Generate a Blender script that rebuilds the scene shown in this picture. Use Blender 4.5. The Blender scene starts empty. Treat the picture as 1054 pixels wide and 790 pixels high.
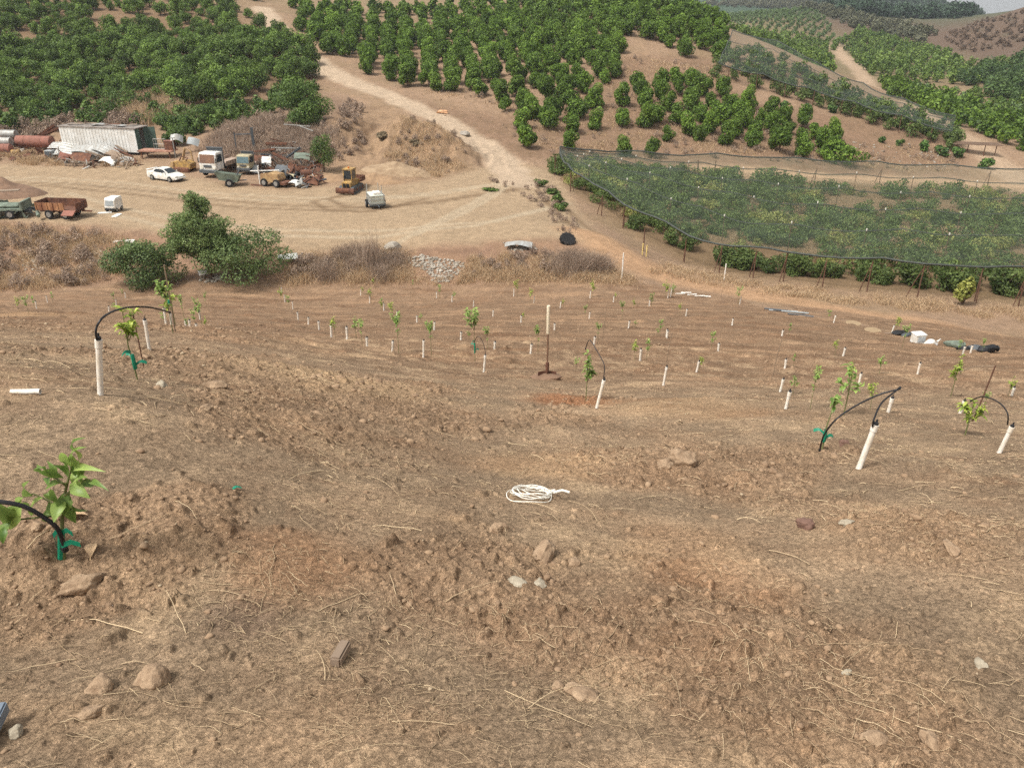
import bpy, bmesh, math, random
import numpy as np
from mathutils import Vector, Matrix

rng = np.random.default_rng(11)
random.seed(11)
SC = bpy.context.scene
COL = SC.collection
PITCH = math.radians(26.0)
FPX = 827.0                      # focal length in pixels of the 1054 px wide photograph
CP, SP = math.cos(PITCH), math.sin(PITCH)

# ------------------------------------------------------------------ noise
def _h(ix, iy, s):
    n = (ix.astype(np.int64)*374761393 + iy.astype(np.int64)*668265263 + s*2147483647) & 0xffffffff
    n = ((n ^ (n >> 13))*1274126177) & 0xffffffff
    n = ((n ^ (n >> 15))*2246822519) & 0xffffffff
    return (n ^ (n >> 16)) & 0xffffffff
def perlin(x, y, s=0):
    x = np.asarray(x, float); y = np.asarray(y, float)
    x0 = np.floor(x); y0 = np.floor(y); fx = x-x0; fy = y-y0
    u = fx*fx*fx*(fx*(fx*6-15)+10); v = fy*fy*fy*(fy*(fy*6-15)+10)
    def g(dx, dy):
        a = _h(x0+dx, y0+dy, s)*(2*math.pi/4294967296.0)
        return np.cos(a)*(fx-dx)+np.sin(a)*(fy-dy)
    a = g(0,0); b = g(1,0); c = g(0,1); d = g(1,1)
    return ((a+(b-a)*u)+((c+(d-c)*u)-(a+(b-a)*u))*v)*1.4
def fbm(x, y, wl, oct=4, s=0, gain=.5):
    o = 0.; amp = 1.; tot = 0.
    for i in range(oct):
        o = o+amp*perlin(x/wl+i*17.3, y/wl-i*9.1, s+i); tot += amp; amp *= gain; wl *= .5
    return o/tot
def sstep(a, b, x):
    t = np.clip((x-a)/(b-a), 0, 1); return t*t*(3-2*t)

# ------------------------------------------------------------------ base terrain from surveyed points
def raydir(px, py):
    v = (395-py)/FPX
    yy = CP+v*SP; zz = -SP+v*CP
    return (px-527)/FPX/yy, zz/yy           # x and z per metre of forward distance
PT = np.array([(-60,19),(-20,5.2),(-6,.45),(0,-1.68),(1.92,-2.39),(3.0,-2.76),(6,-3.78),(9.7,-5.1),(14,-6.75),(16,-7.5),(25,-10.8),(36,-14.2),
    (48,-17.5),(58.5,-19.9),(64,-18.9),(80,-18.5),(100,-18.4),(120,-17),(150,-12),(200,-6),(260,-3),(330,-12),(420,-13),(600,-12),(900,-13),(1400,-60),(3000,-160)])
_vg = np.linspace(math.log(.01), math.log(3100), 3000)
_yg = np.concatenate([np.linspace(-60, 0, 200)[:-1], np.exp(_vg)])
_zg = np.interp(_yg, PT[:,0], PT[:,1])
_k = np.hanning(91); _k /= _k.sum()
_seg = np.convolve(np.pad(_zg, 45, mode='edge'), _k, mode='valid')
_zg = np.where(_yg > 2, _seg, _zg)
def prof(y): return np.interp(y, _yg, _zg)
CPTS = [ # px, py, forward distance
 (527,790,1.92),(527,640,3.0),(885,486,6.0),(104,408,5.2),(155,362,9.8),(0,400,5.4),(0,470,4.0),(300,400,8.8),(1054,486,5.9),(1054,640,2.95),(0,640,2.85),(0,790,1.85),(1054,790,1.95),
 (560,420,9.7),(560,392,14),(435,370,18),(615,420,9.9),(800,420,9.5),(1030,466,7.0),(527,486,6.1),(260,350,16.5),(80,345,13),(0,345,11.5),
 (300,330,35),(527,330,35),(750,330,37),(900,360,26),(1054,400,15.5),(0,322,31),(100,318,37),(860,330,42),
 (0,303,55),(150,294,57),(300,291,58.5),(450,291,58.5),(560,291,58),(640,291,58),
 (0,228,71),(100,235,68),(200,248,65),(300,254,63.5),(450,253,63.5),(560,247,65),(620,245,67),
 (0,190,86),(0,172,97),(100,172,97),(172,183,91),(270,190,88),(360,198,85),(450,200,84),(520,190,88),(200,215,76),(350,225,72),(500,225,72),
 (587,197,88),(641,235,78),(704,270,71),(740,281,68),(805,290,65),(944,307,60),(1054,318,58),(1054,345,52),(800,315,54),(700,292,60),(900,325,54),
 (580,172,103),(700,180,108),(870,185,113),(1054,195,112),(1054,250,80),(870,240,84),(720,220,88),(1030,165,132),
 (640,162,114),(540,150,112),(870,168,124),(980,165,131),(760,163,118),
 (600,75,150),(600,10,202),(700,12,198),(740,60,166),(745,80,152),(850,112,148),(970,140,141),(930,120,148),(800,60,168),(800,92,152),
 (400,30,195),(400,80,150),(280,15,190),(340,75,148),(500,150,113),(450,120,126),(500,100,138),(480,20,200),
 (390,165,96),(400,128,112),(350,165,97),(430,165,101),(470,172,100),
 (20,135,114),(110,128,116),(20,60,150),(20,0,186),(200,90,134),(200,10,186),(120,50,158),(320,80,146),(240,142,109),(330,112,124),(170,150,106),(60,158,104),
 (870,70,268),(900,90,218),(960,115,176),(900,40,380),(850,10,520),(1000,75,268),(1054,100,212),(1054,50,330),(800,22,420),(960,60,310),(1010,130,160),(1054,140,150),
 (1029,16,430),(1054,11,450),(1041,13,440),(1000,28,440),(955,36,400),(920,22,560),(860,16,640),(969,8,900),(860,-8,900),(1003,20,900),(1054,28,900),(930,0,900),
]
CW = [ # plain world points outside the photograph: x, y, z
 (0,260,-1),(-40,260,-2),(-110,230,4),(-150,200,3),(-160,120,-10),(-90,260,0),(40,240,-4),(75,250,-14),(-250,300,4),(0,420,-25),(-200,600,-25),(140,60,-24),(130,110,-26),(200,200,-22),
 (-90,60,-20),(-110,90,-19),(300,330,-8),(330,480,2),(250,420,-4),(700,900,0),(-60,20,-7),(60,20,-8.9),(6,0,-1.7),(-6,0,-1.6),(12,8,-4.5),(-12,8,-3.2),(95,240,-22),(110,300,-22),(600,1300,-40),(250,1300,-40),
 (200,700,-18),(330,800,-15)]
def uv(x, y):
    yp = np.maximum(y, 0)
    return np.clip(x/(yp+6), -1.15, 1.15)*1.15, np.log(yp+4)
_P = []
for px, py, d in CPTS:
    a, b = raydir(px, py); _P.append((a*d, d, b*d))
_P = np.array(_P+CW)
_U, _V = uv(_P[:,0], _P[:,1])
_R = _P[:,2]-prof(_P[:,1])
def kern(d2): return np.sqrt(d2+.03**2)
_A = kern((_U[:,None]-_U[None])**2+(_V[:,None]-_V[None])**2)
_n = len(_P)
_M = np.zeros((_n+1, _n+1)); _M[:_n,:_n] = _A+np.eye(_n)*-.004; _M[_n,:_n] = 1; _M[:_n,_n] = 1
_W = np.linalg.solve(_M, np.concatenate([_R, [0]]))
def base(x, y):
    x = np.asarray(x, float); y = np.asarray(y, float); sh = x.shape
    x = x.ravel(); y = y.ravel()
    u, v = uv(x, y); o = np.full(x.shape, _W[_n])
    for i in range(_n):
        o += _W[i]*np.sqrt((u-_U[i])**2+(v-_V[i])**2+.0009)
    return (o+prof(y)).reshape(sh)
_T = np.exp(np.linspace(math.log(1.2), math.log(1400), 900))
def hit(px, py, far=1400):
    """point of the terrain seen along the photograph's pixel (survey helper)"""
    a, b = raydir(px, py)
    t = _T[_T < far]
    d = base(a*t, t)-b*t
    k = np.argmax(d > 0)
    if d[k] <= 0: k = len(t)-1
    if k == 0: y = t[0]
    else: y = t[k-1]+(t[k]-t[k-1])*(-d[k-1])/(d[k]-d[k-1]+1e-9)
    return a*y, y
def hits(pts, far=1400): return np.array([hit(p[0], p[1], far) for p in pts])
def project(x, y, z):
    d = y*CP-z*SP
    return 527+FPX*x/d, 395-FPX*(y*SP+z*CP)/d, d
EXPOSURE = 1.25
HAZE = 0.0002

# ------------------------------------------------------------------ zones (world polygons surveyed on the ground)
def seg_dist(x, y, L, closed=False):
    L = np.asarray(L); n = len(L); d = np.full(x.shape, 1e18)
    for i in range(n if closed else n-1):
        a = L[i]; b = L[(i+1) % n]; ab = b-a; q = ab@ab+1e-12
        t = np.clip(((x-a[0])*ab[0]+(y-a[1])*ab[1])/q, 0, 1)
        d = np.minimum(d, (x-a[0]-t*ab[0])**2+(y-a[1]-t*ab[1])**2)
    return np.sqrt(d)
def inside(x, y, L):
    L = np.asarray(L); c = np.zeros(x.shape, bool); n = len(L)
    for i in range(n):
        x1, y1 = L[i]; x2, y2 = L[(i+1) % n]
        m = ((y1 > y) != (y2 > y)) & (x < (x2-x1)*(y-y1)/((y2-y1) if y2 != y1 else 1e-9)+x1)
        c ^= m
    return c
def poly_mask(x, y, L, soft):
    d = seg_dist(x, y, L, True); d = np.where(inside(x, y, L), d, -d)
    return sstep(-soft, soft, d)
def line_mask(x, y, L, w, soft): return 1-sstep(w*.5-soft*.5, w*.5+soft, seg_dist(x, y, L))

FIELD_EDGE = hits([(-60,306),(0,304),(60,299),(130,294),(300,292),(520,292),(650,292),(700,297),(760,306),(800,312),(900,338),(1054,366)])
FIELD_EDGE = np.concatenate([[(-200, FIELD_EDGE[0,1]+4)], FIELD_EDGE, [(60, 40), (200, 30)]])
def field_edge(x):
    o = np.argsort(FIELD_EDGE[:,0]); return np.interp(x, FIELD_EDGE[o,0], FIELD_EDGE[o,1])
YARD = hits([(-150,176),(0,169),(60,171),(110,172),(150,166),(185,178),(225,190),(290,196),(335,192),(380,186),(400,193),(455,184),(500,172),(540,168),(575,178),(583,200),(612,236),(640,256),(600,250),(565,243),(500,248),(450,251),(380,256),(310,258),(262,250),(150,238),(110,232),(60,231),(0,224),(-150,220)])
ROAD_UP = hits([(268,8),(284,28),(310,52),(336,72),(370,88),(405,100),(455,124),(492,148),(525,172),(535,190)], 260)
ROAD_RIGHT = hits([(1120,215),(1070,200),(1030,170),(1006,150),(985,136),(962,124),(935,104),(908,92),(888,78),(872,62),(858,46)])
ROAD_NET = hits([(735,176),(800,179),(870,184),(950,188),(1030,190),(1100,205)])
ROAD_FIELD = hits([(600,238),(640,262),(690,286),(760,300),(850,318),(950,332),(1054,350),(1200,380)])
DRYSLOPE = hits([(225,172),(232,128),(270,108),(330,95),(375,110),(350,160),(330,176),(280,182)])
CUT = hits([(350,190),(345,140),(352,112),(395,108),(440,130),(490,168),(450,184),(400,188)])
BANK = hits([(-80,300),(-80,225),(60,230),(150,238),(262,250),(310,258),(450,252),(560,246),(605,256),(650,290),(520,291),(300,291),(130,293),(0,302)])
NETZONE = hits([(576,172),(700,180),(870,186),(1100,196),(1200,330),(1004,309),(892,300),(774,286),(704,270),(641,235),(587,197)])
NETHILL = hits([(745,46),(790,52),(860,90),(975,134),(965,150),(900,128),(830,105),(735,82)], 230)
BAREHILL = hits([(350,85),(420,100),(560,130),(620,60),(740,60),(760,100),(1000,140),(990,178),(870,180),(740,172),(580,168),(520,160),(455,118)], 230)
LEFTORCH = hits([(-90,120),(60,118),(170,112),(250,118),(330,88),(325,62),(280,45),(245,10),(180,-1),(-90,-2)], 240)
def lin(c, k=1.0):
    return np.array([((v/255)/12.92 if v/255 <= .04045 else ((v/255+.055)/1.055)**2.4)*k for v in c])
MOUNDS = [(66,566,.13,.28),(178,556,.10,.26),(195,520,.07,.25),(120,600,.05,.2),(130,552,-.05,.22),(60,640,.05,.25),(705,478,.16,.55),(640,482,.08,.45),(760,490,.06,.4),
          (850,470,.08,.6),(300,400,.12,1.6),(205,345,.35,1.6),(590,412,-.05,.6),(905,540,.05,.6),(740,655,.05,.4),(480,590,.03,.3),(880,700,.04,.4),(230,380,.1,.9),(345,430,.08,.8)]
MOUNDW = []
for px, py, a, r in MOUNDS:
    p = hit(px, py); MOUNDW.append((p[0], p[1], a*.7, r*.8))
HUMPS = []
for px, py, a, rx, ry in [(442,152,2.3,5.5,6),(462,166,1.0,4,4),(285,142,1.8,7,7),(352,142,1.4,3,7),(385,136,-1.1,1.6,7),(408,140,.9,3,5),(320,120,1.0,4,5)]:
    p = hit(px, py); HUMPS.append((p[0], p[1], a, rx, ry))
CUTC = hit(415, 150)
def rough(x, y):
    m = fbm(x+3.1, y-7.7, 1.9, 3, 50)*1.6
    for mx, my, a, r in MOUNDW:
        m = m+1.1*np.exp(-((x-mx)**2+(y-my)**2)/(2*(r*1.25)**2))
    return sstep(.08, .9, m)
def clods(x, y, wl, s, dens, lo=.22, hi=.52):
    """lumps of earth: one rounded, broken-edged lump per cell, present where dens is high"""
    gx = x/wl+.25*perlin(x/wl*1.9, y/wl*1.9, s+5); gy = y/wl+.25*perlin(x/wl*1.9+9, y/wl*1.9, s+6)
    x0 = np.floor(gx); y0 = np.floor(gy); o = np.zeros(x.shape)
    for i in (-1, 0, 1):
        for j in (-1, 0, 1):
            a = _h(x0+i, y0+j, s); b = _h(x0+i, y0+j, s+1); c = _h(x0+i, y0+j, s+2)
            k = 1/4294967296.0
            dx = gx-(x0+i+a*k); dy = gy-(y0+j+b*k); r = lo+(hi-lo)*((c & 1023)/1023.0)**2
            w = ((c >> 10) & 1023)/1023.0*math.pi; e = 1+.5*((c >> 20) & 255)/255.0
            u = (dx*np.cos(w)+dy*np.sin(w))*e; v = -dx*np.sin(w)+dy*np.cos(w)
            h = np.clip(1-(u*u+v*v)/(r*r), 0, 1)**.6*r*(((a >> 8) & 1023)/1023.0 < dens)
            o = np.maximum(o, h)
    return o*wl
def relief(x, y, det=None):
    """everything finer than the surveyed surface"""
    x = np.asarray(x, float); y = np.asarray(y, float)
    fe = field_edge(x); f = 1-sstep(-1.0, .8, y-fe)
    r = np.hypot(x, y)
    z = np.zeros(x.shape)
    o = fbm(x, y, 14, 3, 5)*.35*sstep(100, 130, y)+fbm(x, y, 3.2, 3, 9)*.16*(1-f)*(1-.75*sstep(58, 66, y)*(1-sstep(98, 110, y)))
    z += o
    for mx, my, a, rx, ry in HUMPS: z += a*np.exp(-((x-mx)/rx)**2-((y-my)/ry)**2)
    cw = np.exp(-((x-CUTC[0])/13)**2-((y-CUTC[1])/9)**2)
    z += cw*(1.3*fbm(x, y*.35, 4.5, 5, 77)-1.7*np.abs(fbm(x, y*.3, 2.2, 3, 78)))
    n = f > .01
    if n.any():
        X, Y, F = x[n], y[n], f[n]
        m = rough(X, Y); w = np.zeros(X.shape)
        w += fbm(X, Y, 3.0, 2, 21)*.10+fbm(X, Y, .9, 3, 22)*.05*(.5+m)
        far = sstep(11, 19, Y)
        ph = (Y+fbm(X, Y, 9, 2, 24)*2.2+.02*X)/1.25
        w += far*.085*(1-1.6*np.abs(np.sin(math.pi*ph)))*np.clip(.6+.8*fbm(X, Y, 6, 2, 25), 0, 1.2)+far*.06*fbm(X*.3, Y, 1.1, 4, 27)+far*.25*clods(X, Y, .75, 140, .45, .16, .5)
        for mx, my, a, rr in MOUNDW: w += a*np.exp(-((X-mx)**2+(Y-my)**2)/(2*rr**2))
        nn = np.hypot(X, Y) < 34
        if nn.any():
            x2, y2, m2 = X[nn], Y[nn], m[nn]; q = w[nn]
            q = q+.5*clods(x2, y2, .30, 100, .03+.30*m2**2, .12, .36)
            q = q+.75*clods(x2+1.7, y2, .15, 110, .05+.55*m2, .14, .46)+.014*m2*fbm(x2, y2, .07, 3, 36)
            t = np.hypot(x2, y2) < 16
            if t.any():
                x3, y3, m3 = x2[t], y2[t], m2[t]
                q[t] += .7*clods(x3+.3, y3, .08, 120, .2+.6*m3, .16, .5)+.7*clods(x3, y3+.7, .045, 130, .25+.5*m3, .16, .5)*(.4+.6*m3)+.005*fbm(x3, y3, .05, 2, 34)
            w[nn] = q
        w += .02*m*fbm(X, Y, .3, 2, 35)
        z[n] += w*F
    return z
def height(x, y): return base(x, y)+relief(x, y)
def gz(x, y): return float(height(np.array([x]), np.array([y]))[0])
def at(px, py, far=1400):
    x, y = hit(px, py, far); return Vector((x, y, gz(x, y)))
def bat(pts, far=1400):
    h = hits(pts, far); z = height(h[:,0], h[:,1]); return np.column_stack([h, z])

# ------------------------------------------------------------------ materials
def nodes_of(name):
    m = bpy.data.materials.new(name); m.use_nodes = True
    nt = m.node_tree; return m, nt, nt.nodes, nt.links, nt.nodes['Principled BSDF']
def mat(name, c, rough_=.7, var=.25, scale=6., metal=0., spec=.3, bump=0., c2=None, detail=5., stretch=(1,1,1), objvar=0.):
    """noise-mottled paint, wood, metal or cloth; c and c2 are sRGB 0-255"""
    m, nt, N, L, P = nodes_of(name)
    a = lin(c); b = lin(c2) if c2 else a*(1-var)
    tc = N.new('ShaderNodeTexCoord'); mp = N.new('ShaderNodeMapping'); mp.inputs['Scale'].default_value = stretch
    L.new(tc.outputs['Object'], mp.inputs['Vector'])
    nz = N.new('ShaderNodeTexNoise'); nz.inputs['Scale'].default_value = scale; nz.inputs['Detail'].default_value = detail; nz.inputs['Roughness'].default_value = .65
    L.new(mp.outputs['Vector'], nz.inputs['Vector'])
    cr = N.new('ShaderNodeValToRGB'); cr.color_ramp.elements[0].position = .36; cr.color_ramp.elements[1].position = .66
    cr.color_ramp.elements[0].color = (*b, 1); cr.color_ramp.elements[1].color = (*a, 1)
    L.new(nz.outputs['Fac'], cr.inputs['Fac'])
    out = cr.outputs['Color']
    if objvar:
        oi = N.new('ShaderNodeObjectInfo'); mr = N.new('ShaderNodeMapRange'); mr.inputs['To Min'].default_value = 1-objvar; mr.inputs['To Max'].default_value = 1+objvar
        L.new(oi.outputs['Random'], mr.inputs['Value'])
        hs = N.new('ShaderNodeHueSaturation'); L.new(out, hs.inputs['Color']); L.new(mr.outputs['Result'], hs.inputs['Value']); out = hs.outputs['Color']
    L.new(out, P.inputs['Base Color'])
    P.inputs['Roughness'].default_value = rough_; P.inputs['Metallic'].default_value = metal; P.inputs['Specular IOR Level'].default_value = spec
    if bump:
        bp = N.new('ShaderNodeBump'); bp.inputs['Strength'].default_value = bump; bp.inputs['Distance'].default_value = .02
        L.new(nz.outputs['Fac'], bp.inputs['Height']); L.new(bp.outputs['Normal'], P.inputs['Normal'])
    return m
def leafmat(name, dark, light, trans=.25, objvar=.12, rough_=.55):
    m, nt, N, L, P = nodes_of(name)
    at_ = N.new('ShaderNodeAttribute'); at_.attribute_name = 'tint'
    cr = N.new('ShaderNodeValToRGB'); cr.color_ramp.elements[0].color = (*lin(dark), 1); cr.color_ramp.elements[1].color = (*lin(light), 1)
    L.new(at_.outputs['Fac'], cr.inputs['Fac'])
    oi = N.new('ShaderNodeObjectInfo'); mr = N.new('ShaderNodeMapRange'); mr.inputs['To Min'].default_value = 1-objvar; mr.inputs['To Max'].default_value = 1+objvar
    L.new(oi.outputs['Random'], mr.inputs['Value'])
    hs = N.new('ShaderNodeHueSaturation'); L.new(cr.outputs['Color'], hs.inputs['Color']); L.new(mr.outputs['Result'], hs.inputs['Value'])
    L.new(hs.outputs['Color'], P.inputs['Base Color']); P.inputs['Roughness'].default_value = rough_; P.inputs['Specular IOR Level'].default_value = .25
    if trans:
        tr = N.new('ShaderNodeBsdfTranslucent'); L.new(hs.outputs['Color'], tr.inputs['Color'])
        mx = N.new('ShaderNodeMixShader'); mx.inputs[0].default_value = trans
        L.new(P.outputs[0], mx.inputs[1]); L.new(tr.outputs[0], mx.inputs[2]); L.new(mx.outputs[0], N['Material Output'].inputs['Surface'])
    return m

# ------------------------------------------------------------------ meshes
def mesh_arrays(name, V, F, m, parent=None, tint=None, col=None, smooth=False, normals=None):
    V = np.asarray(V, np.float32); F = np.asarray(F, np.int32); k = F.shape[1]
    me = bpy.data.meshes.new(name)
    me.vertices.add(len(V)); me.vertices.foreach_set('co', V.ravel())
    me.loops.add(F.size); me.loops.foreach_set('vertex_index', F.ravel())
    me.polygons.add(len(F)); me.polygons.foreach_set('loop_start', np.arange(0, F.size, k, dtype=np.int32))
    me.update(calc_edges=True)
    if smooth: me.polygons.foreach_set('use_smooth', np.ones(len(F), bool))
    if tint is not None:
        a = me.attributes.new('tint', 'FLOAT', 'POINT'); a.data.foreach_set('value', np.asarray(tint, np.float32))
    if col is not None:
        a = me.attributes.new('Col', 'FLOAT_COLOR', 'POINT'); a.data.foreach_set('color', np.column_stack([col, np.ones(len(col))]).astype(np.float32).ravel())
    if normals is not None: me.normals_split_custom_set_from_vertices(np.asarray(normals, np.float32))
    if m: me.materials.append(m)
    o = bpy.data.objects.new(name, me); COL.objects.link(o)
    if parent: o.parent = parent
    return o
class MB:
    def __init__(s): s.v = []; s.f = []; s.M = Matrix.Identity(4)
    def add(s, vs, fs):
        k = len(s.v); s.v += [tuple(s.M @ Vector(v)) for v in vs]; s.f += [tuple(i+k for i in f) for f in fs]; return s
    def box(s, x0, x1, y0, y1, z0, z1, R=None):
        vs = [(x,y,z) for z in (z0,z1) for y in (y0,y1) for x in (x0,x1)]
        if R is not None: vs = [tuple(R @ Vector(v)) for v in vs]
        return s.add(vs, [(0,2,3,1),(4,5,7,6),(0,1,5,4),(2,6,7,3),(0,4,6,2),(1,3,7,5)])
    def cbox(s, c, d, R=None):
        R4 = Matrix.Translation(c) @ (R.to_4x4() if R is not None else Matrix.Identity(4))
        return s.box(-d[0]/2, d[0]/2, -d[1]/2, d[1]/2, -d[2]/2, d[2]/2, R4)
    def bevbox(s, x0, x1, y0, y1, z0, z1, b=.03):
        """box with chamfered vertical edges and top"""
        p = [(x0+b,y0),(x1-b,y0),(x1,y0+b),(x1,y1-b),(x1-b,y1),(x0+b,y1),(x0,y1-b),(x0,y0+b)]
        cx, cy = (x0+x1)/2, (y0+y1)/2; q = [(cx+(x-cx)*(1-2*b/max(x1-x0,1e-6)), cy+(y-cy)*(1-2*b/max(y1-y0,1e-6))) for x, y in p]
        vs = [(x,y,z0) for x,y in p]+[(x,y,z1-b) for x,y in p]+[(x,y,z1) for x,y in q]
        fs = [tuple(range(7,-1,-1)), tuple(range(16,24))]
        for k in (0, 8):
            for i in range(8): j = (i+1) % 8; fs.append((k+i,k+j,k+8+j,k+8+i))
        return s.add(vs, fs)
    def prism(s, poly, h0, h1, axis='y', top=None):
        """poly in the plane across axis, swept h0..h1; top = optional poly for the far end"""
        def P(a, b, h): return (a,h,b) if axis == 'y' else ((h,a,b) if axis == 'x' else (a,b,h))
        t = top or poly; n = len(poly)
        vs = [P(a,b,h0) for a,b in poly]+[P(a,b,h1) for a,b in t]
        return s.add(vs, [tuple(range(n-1,-1,-1)), tuple(range(n,2*n))]+[(i,(i+1)%n,n+(i+1)%n,n+i) for i in range(n)])
    def tube(s, pts, r, n=8, caps=True):
        pts = [Vector(p) for p in pts]; m = len(pts); rs = r if isinstance(r, (list,tuple)) else [r]*m
        vs = []; ref = None
        for i, p in enumerate(pts):
            t = (pts[min(i+1,m-1)]-pts[max(i-1,0)]).normalized()
            if ref is None: ref = Vector((0,0,1)) if abs(t.z) < .9 else Vector((1,0,0))
            a = t.cross(ref).normalized(); b = t.cross(a).normalized(); ref = -b if False else ref
            for k in range(n):
                w = 2*math.pi*k/n; vs.append(tuple(p+(a*math.cos(w)+b*math.sin(w))*rs[i]))
        fs = [(i*n+k, i*n+(k+1)%n, (i+1)*n+(k+1)%n, (i+1)*n+k) for i in range(m-1) for k in range(n)]
        if caps: fs += [tuple(range(n-1,-1,-1)), tuple(range((m-1)*n, m*n))]
        return s.add(vs, fs)
    def cyl(s, p0, p1, r, n=14): return s.tube([p0,p1], r, n)
    def lathe(s, prof_, c=(0,0,0), axis='z', n=20):
        vs = []
        for (r, h) in prof_:
            for k in range(n):
                w = 2*math.pi*k/n; a, b = r*math.cos(w), r*math.sin(w)
                v = (a,b,h) if axis == 'z' else ((a,h,b) if axis == 'y' else (h,a,b))
                vs.append(tuple(Vector(v)+Vector(c)))
        m = len(prof_)
        fs = [(i*n+k, i*n+(k+1)%n, (i+1)*n+(k+1)%n, (i+1)*n+k) for i in range(m-1) for k in range(n)]
        fs += [tuple(range(n-1,-1,-1)), tuple(range((m-1)*n, m*n))]
        return s.add(vs, fs)
    def sheet(s, fn, nu, nv, th=.01):
        """curved sheet with thickness; fn(u,v)->Vector for u,v in 0..1"""
        g = [[Vector(fn(i/nu, j/nv)) for j in range(nv+1)] for i in range(nu+1)]
        vs = []; W = nv+1
        for side in (0, 1):
            for i in range(nu+1):
                for j in range(nv+1):
                    a = g[min(i+1,nu)][j]-g[max(i-1,0)][j]; b = g[i][min(j+1,nv)]-g[i][max(j-1,0)]
                    nrm = a.cross(b).normalized(); vs.append(tuple(g[i][j]+nrm*(th if side else 0)))
        K = (nu+1)*W; fs = []
        for i in range(nu):
            for j in range(nv):
                q = (i*W+j, (i+1)*W+j, (i+1)*W+j+1, i*W+j+1); fs.append(q[::-1]); fs.append(tuple(x+K for x in q))
        bd = [i*W for i in range(nu)]+[nu*W+j for j in range(nv)]+[i*W+nv for i in range(nu,0,-1)]+[j for j in range(nv,0,-1)]
        fs += [(bd[i], bd[(i+1)%len(bd)], bd[(i+1)%len(bd)]+K, bd[i]+K) for i in range(len(bd))]
        return s.add(vs, fs)
    def build(s, name, m, parent=None, smooth=False, bevel=0.):
        me = bpy.data.meshes.new(name); me.from_pydata(s.v, [], s.f); me.materials.append(m)
        bm = bmesh.new(); bm.from_mesh(me); bmesh.ops.recalc_face_normals(bm, faces=bm.faces)
        if bevel: bmesh.ops.bevel(bm, geom=[e for e in bm.edges if len(e.link_faces) == 2 and e.calc_face_angle() > .6], offset=bevel, segments=2, affect='EDGES', clamp_overlap=True)
        bm.to_mesh(me); bm.free()
        if smooth:
            me.polygons.foreach_set('use_smooth', np.ones(len(me.polygons), bool))
            me.set_sharp_from_angle(angle=math.radians(38))
        o = bpy.data.objects.new(name, me); COL.objects.link(o)
        if parent: o.parent = parent
        return o
def tag(o, label=None, cat=None, group=None, kind=None):
    if label: o['label'] = label
    if cat: o['category'] = cat
    if group: o['group'] = group
    if kind: o['kind'] = kind
    return o
def empty(name, loc, yaw=0., tilt=None, label=None, cat=None, group=None):
    o = bpy.data.objects.new(name, None); COL.objects.link(o); o.empty_display_size = .2
    o.location = loc; o.rotation_euler = (tilt[0], tilt[1], yaw) if tilt else (0, 0, yaw)
    return tag(o, label, cat, group)
def kids(o): return [c for c in bpy.data.objects if c.parent == o]
def copy_tree(o, ch, loc, yaw, sc=1.):
    c = o.copy(); COL.objects.link(c); c.location = loc; c.rotation_euler = (0, 0, yaw); c.scale = (sc, sc, sc) if not isinstance(sc, tuple) else sc
    for k in ch:
        d = k.copy(); COL.objects.link(d); d.parent = c
    return c

# ------------------------------------------------------------------ the ground: one polar sheet, split into field, dirt yard and hillside
th = np.concatenate([np.linspace(-180, -48, 70)[:-1], np.linspace(-48, 48, 760), np.linspace(48, 180, 70)[1:-1]])
th = np.radians(th)
def logsp(a, b, q): return np.exp(np.arange(math.log(a), math.log(b), q))
rr = np.concatenate([[.02,.2,.4,.6], logsp(.8, 12, .0042), logsp(12, 70, .0048), logsp(70, 260, .010), logsp(260, 2600, .022), [2600]])
RR, TT = np.meshgrid(rr, th, indexing='ij')
GX = (RR*np.sin(TT)); GY = (RR*np.cos(TT))
GB = base(GX, GY)
GZ = GB+relief(GX, GY)
fx, fy = GX.ravel(), GY.ravel()
wx = fx+fbm(fx, fy, 5, 3, 70)*1.4*sstep(10, 50, fy); wy = fy+fbm(fx, fy, 5, 3, 71)*1.4*sstep(10, 50, fy)
C = np.empty((len(fx), 3))
FIELD_M = 1-sstep(-.8, .8, wy-field_edge(wx))
def mixc(m, c):
    global C
    c = np.asarray(c); C += (c-C)*np.asarray(m)[:,None]
K = .80
C[:] = lin((164,136,110), K)                                   # hillside earth
n1 = fbm(fx, fy, 9, 4, 80); n2 = fbm(fx, fy, 2.2, 4, 81); n3 = fbm(fx, fy, .6, 3, 82)
mixc(sstep(-.1, .5, n1)*.7, lin((150,128,98), K))
mixc(sstep(.1, .6, n2)*.5, lin((186,152,118), K))
mixc(sstep(160, 300, fy)*.85, lin((126,116,84), K))
mixc(poly_mask(wx, wy, BAREHILL, 3)*.75, lin((142,114,91), K))
mixc(poly_mask(wx, wy, BAREHILL, 3)*sstep(-.1, .4, n2)*.6, lin((126,104,80), K))
mixc(poly_mask(wx, wy, LEFTORCH, 5)*.7, lin((128,104,78), K))
mixc(poly_mask(wx, wy, DRYSLOPE, 2.5)*.75, lin((136,112,92), K))
mixc(poly_mask(wx, wy, CUT, 2)*.8, lin((166,137,107), K)); mixc(poly_mask(wx, wy, CUT, 2)*sstep(.05, .35, n2)*.7, lin((132,108,86), K))
mixc(poly_mask(wx, wy, NETZONE, 2)*.8, lin((142,118,88), K))
brown = poly_mask(fx, fy, hits([(960,40),(985,24),(1010,16),(1060,8),(1200,0),(1200,110),(1054,70),(1000,62)]), 8)
mixc(np.maximum(brown*.9, sstep(300, 340, fy)*sstep(120, 170, fx)*(1-sstep(470, 520, fy))*.9), lin((112,92,78), K)); mixc(sstep(300, 350, fy)*sstep(.1, .5, n1)*.5, lin((92,88,66), K))
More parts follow.
